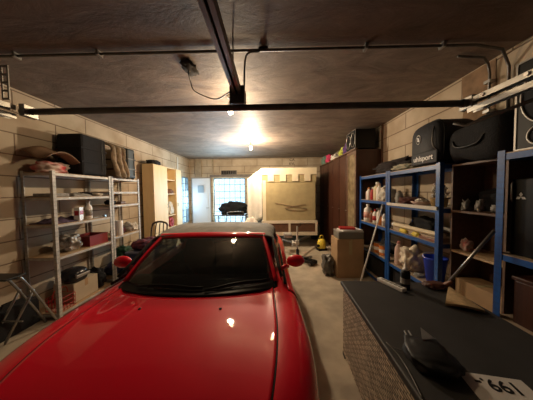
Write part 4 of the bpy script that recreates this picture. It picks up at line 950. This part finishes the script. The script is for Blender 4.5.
# ------------------------------------------------------------ things on the middle blue rack
bottle('pink squeeze bottle on low shelf beside crumpled cream sack', M_PINKP, mat('dusty pink plastic', (.5, .22, .2), .4), .055, .36, (1.96, 3.06, .52), neck=.55)
soft('crumpled_sack', 'cream crumpled sack on low shelf, left of blue bucket', 'sack', mat('cream crumpled cloth', (.85, .74, .58), .85, var=.3, scale=8, bump=.6, bscale=14), .32, .30, .37, (2.0, 2.83, .52), 221, .35, 3)
t = thing('bucket', 'bright blue plastic bucket on low shelf of middle rack', 'bucket', (2.02, 2.46, .52))
b = nb(); lathe(b, [(.085, 0), (.118, .29), (.126, .295), (.126, .31), (.112, .31), (.08, .012)], 28); obj('bucket_body', b, mat('bright blue plastic', (.015, .06, .62), .4), t, smooth=True)
b = nb(); tube(b, [(.124*math.cos(PI*i/16), .124*math.sin(PI*i/16)*.9, .30+.035*math.sin(PI*i/16)) for i in range(17)], .004, 6); obj('handle', b, M_WHITE, t, smooth=True)
soft('white_rag', 'small white rag lying in front of the crumpled sack', 'rag', M_GREYCL, .12, .12, .04, (1.95, 2.62, .52), 222)
t = thing('rolled_tube', 'long cream cardboard tube lying along the middle shelf', 'tube', (1.94, 2.70, 1.13), 3)
b = nb(); lathe(b, [(.028, -.42), (.028, .42)], 16, ax='y'); obj('tube_body', b, mat('cream paper', (.72, .62, .44), .6), t, smooth=False)
b = nb(); lathe(b, [(.030, .40), (.030, .425), (.01, .427)], 16, ax='y'); obj('end_cap', b, M_WHITE, t)
b = nb(); box(b, -.07, .07, -.42, .42, 0, .05); tag(obj('timber_plank', b, M_PLANK, loc=(1.98, 2.71, 1.05), bevel=.004), 'flat wooden plank under the cream cardboard tube', 'plank')
soft('yellow_sponge', 'yellow lump on shelf below the cream tube, left one', 'sponge', M_YEL, .045, .16, .055, (1.893, 2.86, 1.05), 223, .2)
soft('yellow_glove', 'yellow glove on shelf below cream tube, nearer one', 'glove', M_YEL, .045, .14, .06, (1.893, 2.62, 1.05), 224, .3)
b = nb(); box(b, -.018, .018, -.15, .15, 0, .03); tag(obj('brick_red_box', b, M_BROWNP, loc=(1.895, 2.40, 1.05), bevel=.004), 'narrow brownish red strip at near end of middle shelf', 'strip')
b = nb(); tube(b, smooth_path([(0, .22, .02), (.02, .12, .09), (.04, 0, .11), (.04, -.12, .08), (.02, -.2, .02)], 6), .022, 8)
tag(obj('curved_pipe', b, M_GREYCL, loc=(2.16, 2.52, 1.052), smooth=True), 'grey curved pipe behind the cream cardboard tube', 'pipe')
# upper shelf: jar, cloths, dish, basket of white flowers
bottle('clear pale jar at the left of the white-edged shelf', mat('pale glass', (.35, .36, .34), .1), M_STEEL, .05, .20, (1.98, 3.10, 1.45), cat='jar', name='glass_jar', neck=.8)
soft('brown_cloth', 'dark brown cloth on white-edged shelf next to pale jar', 'cloth', mat('brown red cloth', (.12, .04, .03), .95, var=.5), .30, .36, .11, (2.02, 2.90, 1.45), 231, .25)
t = thing('serving_dish', 'pinkish dish with white cloth on the white-edged shelf', 'dish', (1.99, 2.66, 1.45))
b = nb(); lathe(b, [(.05, 0), (.09, .02), (.12, .05), (.115, .055), (.08, .025), (.01, .012)], 24); obj('dish_body', b, M_PINKP, t, smooth=True)
b = nb(); lump(b, .14, .16, .07, 232, .3, c=(0, 0, .03)); obj('napkin', b, M_WHITECL, t, smooth=True)
t = thing('flower_basket', 'basket of white blossoms at near end of white-edged shelf', 'basket', (1.99, 2.385, 1.45))
b = nb(); lathe(b, [(.07, 0), (.085, .10), (.09, .11), (.08, .11), (.06, .01)], 20); obj('basket_body', b, mat('wicker basket', (.45, .30, .12), .8, var=.5, scale=40), t, smooth=True)
b = nb(); random.seed(5)
for i in range(70):
    a = random.uniform(0, 2*PI); h = random.uniform(.10, .27); r = .085*math.sqrt(random.random())*(1.1-.5*(h-.10)/.17)
    p = (r*math.cos(a), r*math.sin(a), h); m4 = Matrix.Translation(p) @ Matrix.Diagonal((.016, .016, .013, 1)); bmesh.ops.create_icosphere(b, subdivisions=1, radius=1, matrix=m4)
tube(b, [(0, 0, .02), (0, 0, .24)], .008, 6)
o = obj('blossoms', b, M_WHITECL, t, smooth=True); o['kind'] = 'stuff'
t = thing('black_thermos', 'black flask standing at the back between dish and basket', 'flask', (2.19, 2.62, 1.45))
b = nb(); lathe(b, [(.05, 0), (.055, .02), (.055, .26), (.04, .30)], 18); obj('flask_body', b, M_BLACKP, t, smooth=True); b = nb(); lathe(b, [(.04, .30), (.04, .36), (.03, .37)], 16); obj('cap', b, M_DSTEEL, t)
soft('dark_tool_bag', 'dark bag at the back of middle rack under the tube', 'bag', M_DARKCL, .16, .55, .24, (2.17, 2.85, 1.05), 261)
for nm, lab, loc, sz in (('black_box', 'black box on the bottom shelf of far blue rack', (2.08, 3.72, .10), .30), ('black_box', 'black box on the bottom shelf under crumpled sack', (2.08, 2.80, .10), .30)):
    t = thing(nm, lab, 'box', loc); b = nb(); box(b, -.16, .16, -.34, .34, 0, sz); obj('box_body', b, M_DARKCL, t, bevel=.01); b = nb(); box(b, -.165, .165, -.345, .345, sz, sz+.02); obj('lid', b, M_BLACKP, t)
bottle('small white bottle nearest the post, far rack upper shelf', M_WHITE, M_PINKP, .05, .30, (1.93, 3.56, 1.48))
bottle('white bottle with orange cap at left of far upper shelf', M_WHITE, M_ORANGE, .04, .24, (1.93, 3.93, 1.48))
bottle('orange bottle between trigger bottle and pale grey bottle', M_ORANGE, M_WHITE, .035, .20, (1.93, 3.52, 1.05))
# bookcase contents
for i, (y, s, lab) in enumerate(((2.13, .08, 'small white bundle at left end of dark bookcase shelf'), (2.00, .07, 'pale cup-like bundle, second from left in dark bookcase'), (1.86, .07, 'greyish white bundle nearest camera in dark bookcase'))):
    soft('small_bundle', lab, 'bundle', M_GREYCL, s, s, .13 if i < 2 else .08, (2.06, y, 1.43), 241+i, .8, 4.5, group='pale bundles in the dark bookcase', sub=3)
soft('dark_coat', 'dark bundled coat behind the pale bundles in bookcase', 'coat', M_DARKCL, .14, .44, .24, (2.22, 1.96, 1.43), 246)
soft('red_cloth', 'small red and white cloth on light bookcase shelf', 'cloth', mat('red white cloth', (.45, .12, .10), .9, col2=(.5, .45, .4), scale=20), .10, .12, .14, (2.08, 2.14, 1.0), 247, .4, sub=3)
t = thing('cardboard_carton', 'small brown carton on low shelf of dark bookcase', 'box', (2.13, 1.96, .53))
b = nb(); box(b, -.12, .12, -.22, .22, 0, .17); obj('box_body', b, M_CARD, t, bevel=.003); b = nb(); box(b, -.1215, .1215, -.02, .02, .165, .1715); obj('tape', b, M_TAN, t)
# near rack contents
t = thing('equipment_case', 'black case with three-diamond emblem on nearest blue rack', 'case', (2.10, 1.50, 1.13))
b = nb(); box(b, -.17, .17, -.135, .135, 0, .60); obj('case_body', b, M_BLACKP, t, bevel=.01)
e = thing('x', 'x', 'x'); bpy.data.objects.remove(e)
def diamond(b, cy, cz, ay, az, long_, wid):      # rhombus on a face that looks to -x
    px_, pz_ = -az, ay
    pts = [(cy, cz), (cy+ay*long_/2+px_*wid, cz+az*long_/2+pz_*wid), (cy+ay*long_, cz+az*long_), (cy+ay*long_/2-px_*wid, cz+az*long_/2-pz_*wid)]
    prism(b, pts, -.173, -.170, 'x')
b = nb()
for a in (90, 210, 330): diamond(b, .07, .46, math.cos(R(a)), math.sin(R(a)), .036, .011)
obj('diamond_emblem', b, M_LET, t)
b = nb(); tube(b, [(-.175, .115, .42), (-.19, .115, .44), (-.19, .115, .56), (-.175, .115, .58)], .006, 6); obj('handle', b, M_STEEL, t, smooth=True)
t = thing('slotted_crate', 'small pale wooden slotted crate on nearest rack shelf edge', 'crate', (2.05, 1.22, 1.13))
b = nb(); box(b, -.15, .15, -.12, -.11, 0, .14); box(b, -.15, .15, .11, .12, 0, .14)
box(b, -.15, .15, -.11, .11, 0, .01)
for z0, z1 in ((.01, .035), (.06, .085), (.11, .14)): box(b, -.15, -.14, -.11, .11, z0, z1); box(b, .14, .15, -.11, .11, z0, z1)
for y in (-.03, .03): box(b, -.15, -.14, y-.012, y+.012, .035, .06); box(b, -.15, -.14, y-.012, y+.012, .085, .11)
obj('crate_body', b, mat('pale crate wood', (.42, .28, .16), .7), t)
t = thing('stereo_unit', 'black stereo box resting on the slotted crate', 'stereo', (2.05, 1.22, 1.27))
b = nb(); box(b, -.16, .16, -.125, .125, 0, .16); obj('stereo_body', b, M_BLACKP, t, bevel=.006); b = nb(); box(b, -.162, -.16, -.11, .11, .10, .115); obj('display_strip', b, M_DSTEEL, t)
b = nb(); lathe(b, [(.03, -.175), (.03, -.16)], 16, c=(0, .05, .05), ax='x'); obj('knob', b, M_SILV, t)
t = thing('record_player', 'black flat box with pale top edge above stereo', 'box', (2.05, 1.22, 1.43))
b = nb(); box(b, -.16, .16, -.125, .125, 0, .12); obj('box_body', b, M_DARKCL, t, bevel=.008); b = nb(); box(b, -.155, .155, -.12, .12, .12, .135); obj('lid', b, M_GREYCL, t)
t = thing('wooden_chest', 'dark reddish chest on the low shelf of nearest blue rack', 'chest', (2.09, 1.18, .60))
b = nb(); box(b, -.18, .18, -.40, .40, 0, .34); obj('chest_body', b, M_DARKW, t, bevel=.008); b = nb(); box(b, -.19, .19, -.41, .41, .34, .37); obj('lid', b, M_DARKW, t, bevel=.006)
b = nb(); box(b, -.03, .03, -.46, .46, 0, .02); tag(obj('pink_plank', b, mat('pinkish wood', (.36, .20, .15), .7), loc=(1.80, 1.20, .455)), 'narrow pale plank lying along foot of nearest blue rack', 'plank')
t = thing('grey_crate', 'dark grey crate under the narrow plank by the nearest rack', 'crate', (1.79, 1.20, 0)); 
b = nb(); box(b, -.055, .055, -.44, .44, 0, .45); obj('crate_body', b, M_BLACKP, t, bevel=.006); b = nb(); box(b, -.06, .06, -.45, .45, .45, .455); obj('rim', b, M_DSTEEL, t)
# ------------------------------------------------------------ cardboard box and stack in front of the far rack
t = thing('cardboard_box', 'tall brown cardboard box on the floor before blue rack', 'box', (1.51, 3.95, 0))
b = nb(); box(b, -.25, .25, -.19, .19, 0, .74); obj('box_body', b, M_CARD, t, bevel=.004)
b = nb(); box(b, -.252, .252, -.03, .03, .738, .743); box(b, -.03, .03, -.1925, -.19, .45, .74); obj('tape', b, M_TAN, t)
b = nb(); box(b, -.25, .0, -.195, -.19, .52, .74, rot=(6, 0, 0), piv=(0, -.19, .74)); obj('open_flap', b, M_CARD, t)
t = thing('plastic_case', 'grey green case lying on the tall brown cardboard box', 'case', (1.52, 3.93, .745))
b = nb(); box(b, -.23, .24, -.16, .16, 0, .12); obj('case_body', b, mat('grey green plastic', (.16, .15, .12), .5), t, bevel=.01); b = nb(); box(b, -.235, .245, -.165, .165, .12, .14); obj('lid', b, mat('grey lid', (.30, .28, .25), .5), t, bevel=.006)
b = nb(); box(b, -.20, .20, -.13, .13, 0, .025); tag(obj('paper_stack', b, M_WHITE, loc=(1.55, 3.92, .886), rz=8), 'white papers lying on the grey green case', 'papers')
b = nb(); box(b, -.14, .14, -.10, .10, 0, .035); tag(obj('red_book', b, M_REDP, loc=(1.50, 3.93, .912), rz=-10, bevel=.004), 'red flat box on top of white papers', 'book')
soft('paper_bag', 'cream crumpled paper bag beside the case on cardboard box', 'bag', mat('cream paper crumpled', (.60, .46, .30), .8, var=.3), .10, .20, .26, (1.235, 4.10, .0), 301, .3)
bpy.data.objects.remove(bpy.data.objects['paper_bag'])
# white broom handle leaning
t = thing('white_pole', 'long white pole leaning diagonally against the far blue rack', 'pole', (1.49, 3.36, 0))
b = nb(); tube(b, [(0, 0, .012), (.355, -.05, 1.40)], .0125, 10); obj('shaft', b, M_WHITE, t, smooth=True); b = nb(); tube(b, [(.352, -.05, 1.39), (.363, -.051, 1.43)], .016, 10); obj('end_cap', b, M_GREYCL, t)
# ------------------------------------------------------------ rattan cushion box in the foreground
t = thing('rattan_box', 'big woven rattan storage box with dark grey lid in foreground', 'storage box', (.70, 2.0, 0), -3.2)
WV = weave_mat(); M_LID = mat('dark grey lid plastic', (.045, .043, .042), .55, var=.25, scale=5)
b = nb(); box(b, .02, .93, -1.62, -.02, .03, .71); obj('woven_body', b, WV, t, bevel=.012)
for x in (.02, .87):
    for y in (-1.62, -.08): b = nb(); box(b, x, x+.06, y, y+.06, 0, .03); obj('foot', b, M_BLACKP, t)
b = nb(); box(b, 0, .95, -1.64, 0, .71, .75); obj('lid', b, M_LID, t, bevel=.010)
TZ0 = .7505
# things on the lid
t = thing('power_strip', 'white power strip lying at the far edge of dark lid', 'power strip', (1.13, 1.87, TZ0), 22)
b = nb(); box(b, -.028, .028, -.13, .13, 0, .035); obj('strip_body', b, M_WHITE, t, bevel=.008)
for i in range(5):
    b = nb(); lathe(b, [(.019, .0352), (.019, .037), (.016, .037), (.015, .0355)], 14, c=(0, -.09+.042*i, 0)); obj('socket', b, M_GREYCL, t)
t = thing('spray_can', 'black spray can with white nozzle beside the power strip', 'spray can', (1.235, 1.83, TZ0))
b = nb(); lathe(b, [(.036, 0), (.039, .005), (.039, .15), (.026, .168)], 20); obj('can_body', b, M_BLACKP, t, smooth=True)
b = nb(); lathe(b, [(.022, .168), (.022, .185), (.009, .19), (.006, .24)], 12); obj('nozzle', b, M_WHITE, t, smooth=True)
b = nb(); lathe(b, [(.0395, .05), (.0395, .10)], 20); obj('label_band', b, M_GREYCL, t)
# broom: fan of bristles on the lid, steel handle up to the rack
t = thing('broom', 'broom with tan fan-shaped head and steel handle on lid', 'broom', (1.60, 1.70, TZ0))
b = nb(); 
def fanp(u, v, s): 
    a = R(-134+36*u); r = .03+.33*v; return (.0+r*math.cos(a), .10+r*math.sin(a)*1.0, .012+(.022-.010*v)*s+.016*math.sin(PI*u)*v)
A = grid(b, lambda u, v: fanp(u, v, 1), 24, 8); B = grid(b, lambda u, v: fanp(u, v, -.5), 24, 8)
for i in range(24):
    b.faces.new((A[i][0], B[i][0], B[i+1][0], A[i+1][0])); b.faces.new((A[i][8], A[i+1][8], B[i+1][8], B[i][8]))
for j in range(8): b.faces.new((A[0][j], A[0][j+1], B[0][j+1], B[0][j])); b.faces.new((A[24][j], B[24][j], B[24][j+1], A[24][j+1]))
obj('bristle_head', b, mat('natural bristle', (.55, .38, .20), .8, var=.3, scale=30), t, smooth=False)
b = nb(); tube(b, [(-.01, .13, .02), (.03, .095, .08)], [.026, .016], 10); obj('ferrule', b, M_BROWNP, t)
b = nb(); tube(b, [(.0, .12, .035), (.235, -.04, .56)], .0125, 10); obj('handle', b, M_STEEL, t, smooth=True)
soft('brown_leather_glove', 'dark reddish brown glove at the far corner of lid', 'glove', mat('dark red brown leather', (.11, .035, .02), .6, var=.4), .20, .14, .05, (1.51, 1.84, TZ0), 311, .2)
# black pouch with metal tools
t = thing('tool_pouch', 'black leather pouch with metal tools lying on the lid', 'tool pouch', (.835, 1.035, TZ0), -18)
b = nb(); lump(b, .24, .26, .075, 321, .15, 1.6); obj('pouch_body', b, mat('black leather', (.008, .008, .008), .5), t, smooth=True)
b = nb(); tube(b, [(-.06, .20, .012), (-.075, -.02, .055)], .005, 8); obj('steel_rod', b, M_STEEL, t); b = nb(); tube(b, [(-.035, .21, .012), (-.05, -.02, .06)], .005, 8); obj('steel_rod', b, M_STEEL, t)
b = nb(); prism(b, [(-.02, .05), (.05, .07), (.01, .16)], .075, .079, 'z'); obj('metal_tip', b, M_STEEL, t, label='triangular steel tip')
b = nb(); tube(b, smooth_path([(-.10, .0, .02), (-.16, .03, .01), (-.19, .06, .01), (-.15, -.02, .008), (-.13, -.12, .008), (-.12, -.25, .008)], 6), .003, 5); obj('cord', b, M_DSTEEL, t, smooth=True)
# price sign, upside down for the camera
t = thing('price_sign', 'white price sign 199,- lying upside down on dark lid', 'sign', (1.026, .862, TZ0), 169)
b = nb(); box(b, -.128, .128, -.09, .09, 0, .002); obj('card', b, mat('white card', (.66, .62, .58), .6), t)
b = text_bm('199.-', .084, .0006, 1.0)
for v in b.verts: v.co = Vector((v.co.x, v.co.y-.038, v.co.z+.003))
obj('printed_price', b, mat('black print', (.01, .01, .01), .5), t, label='black printed 199.-')
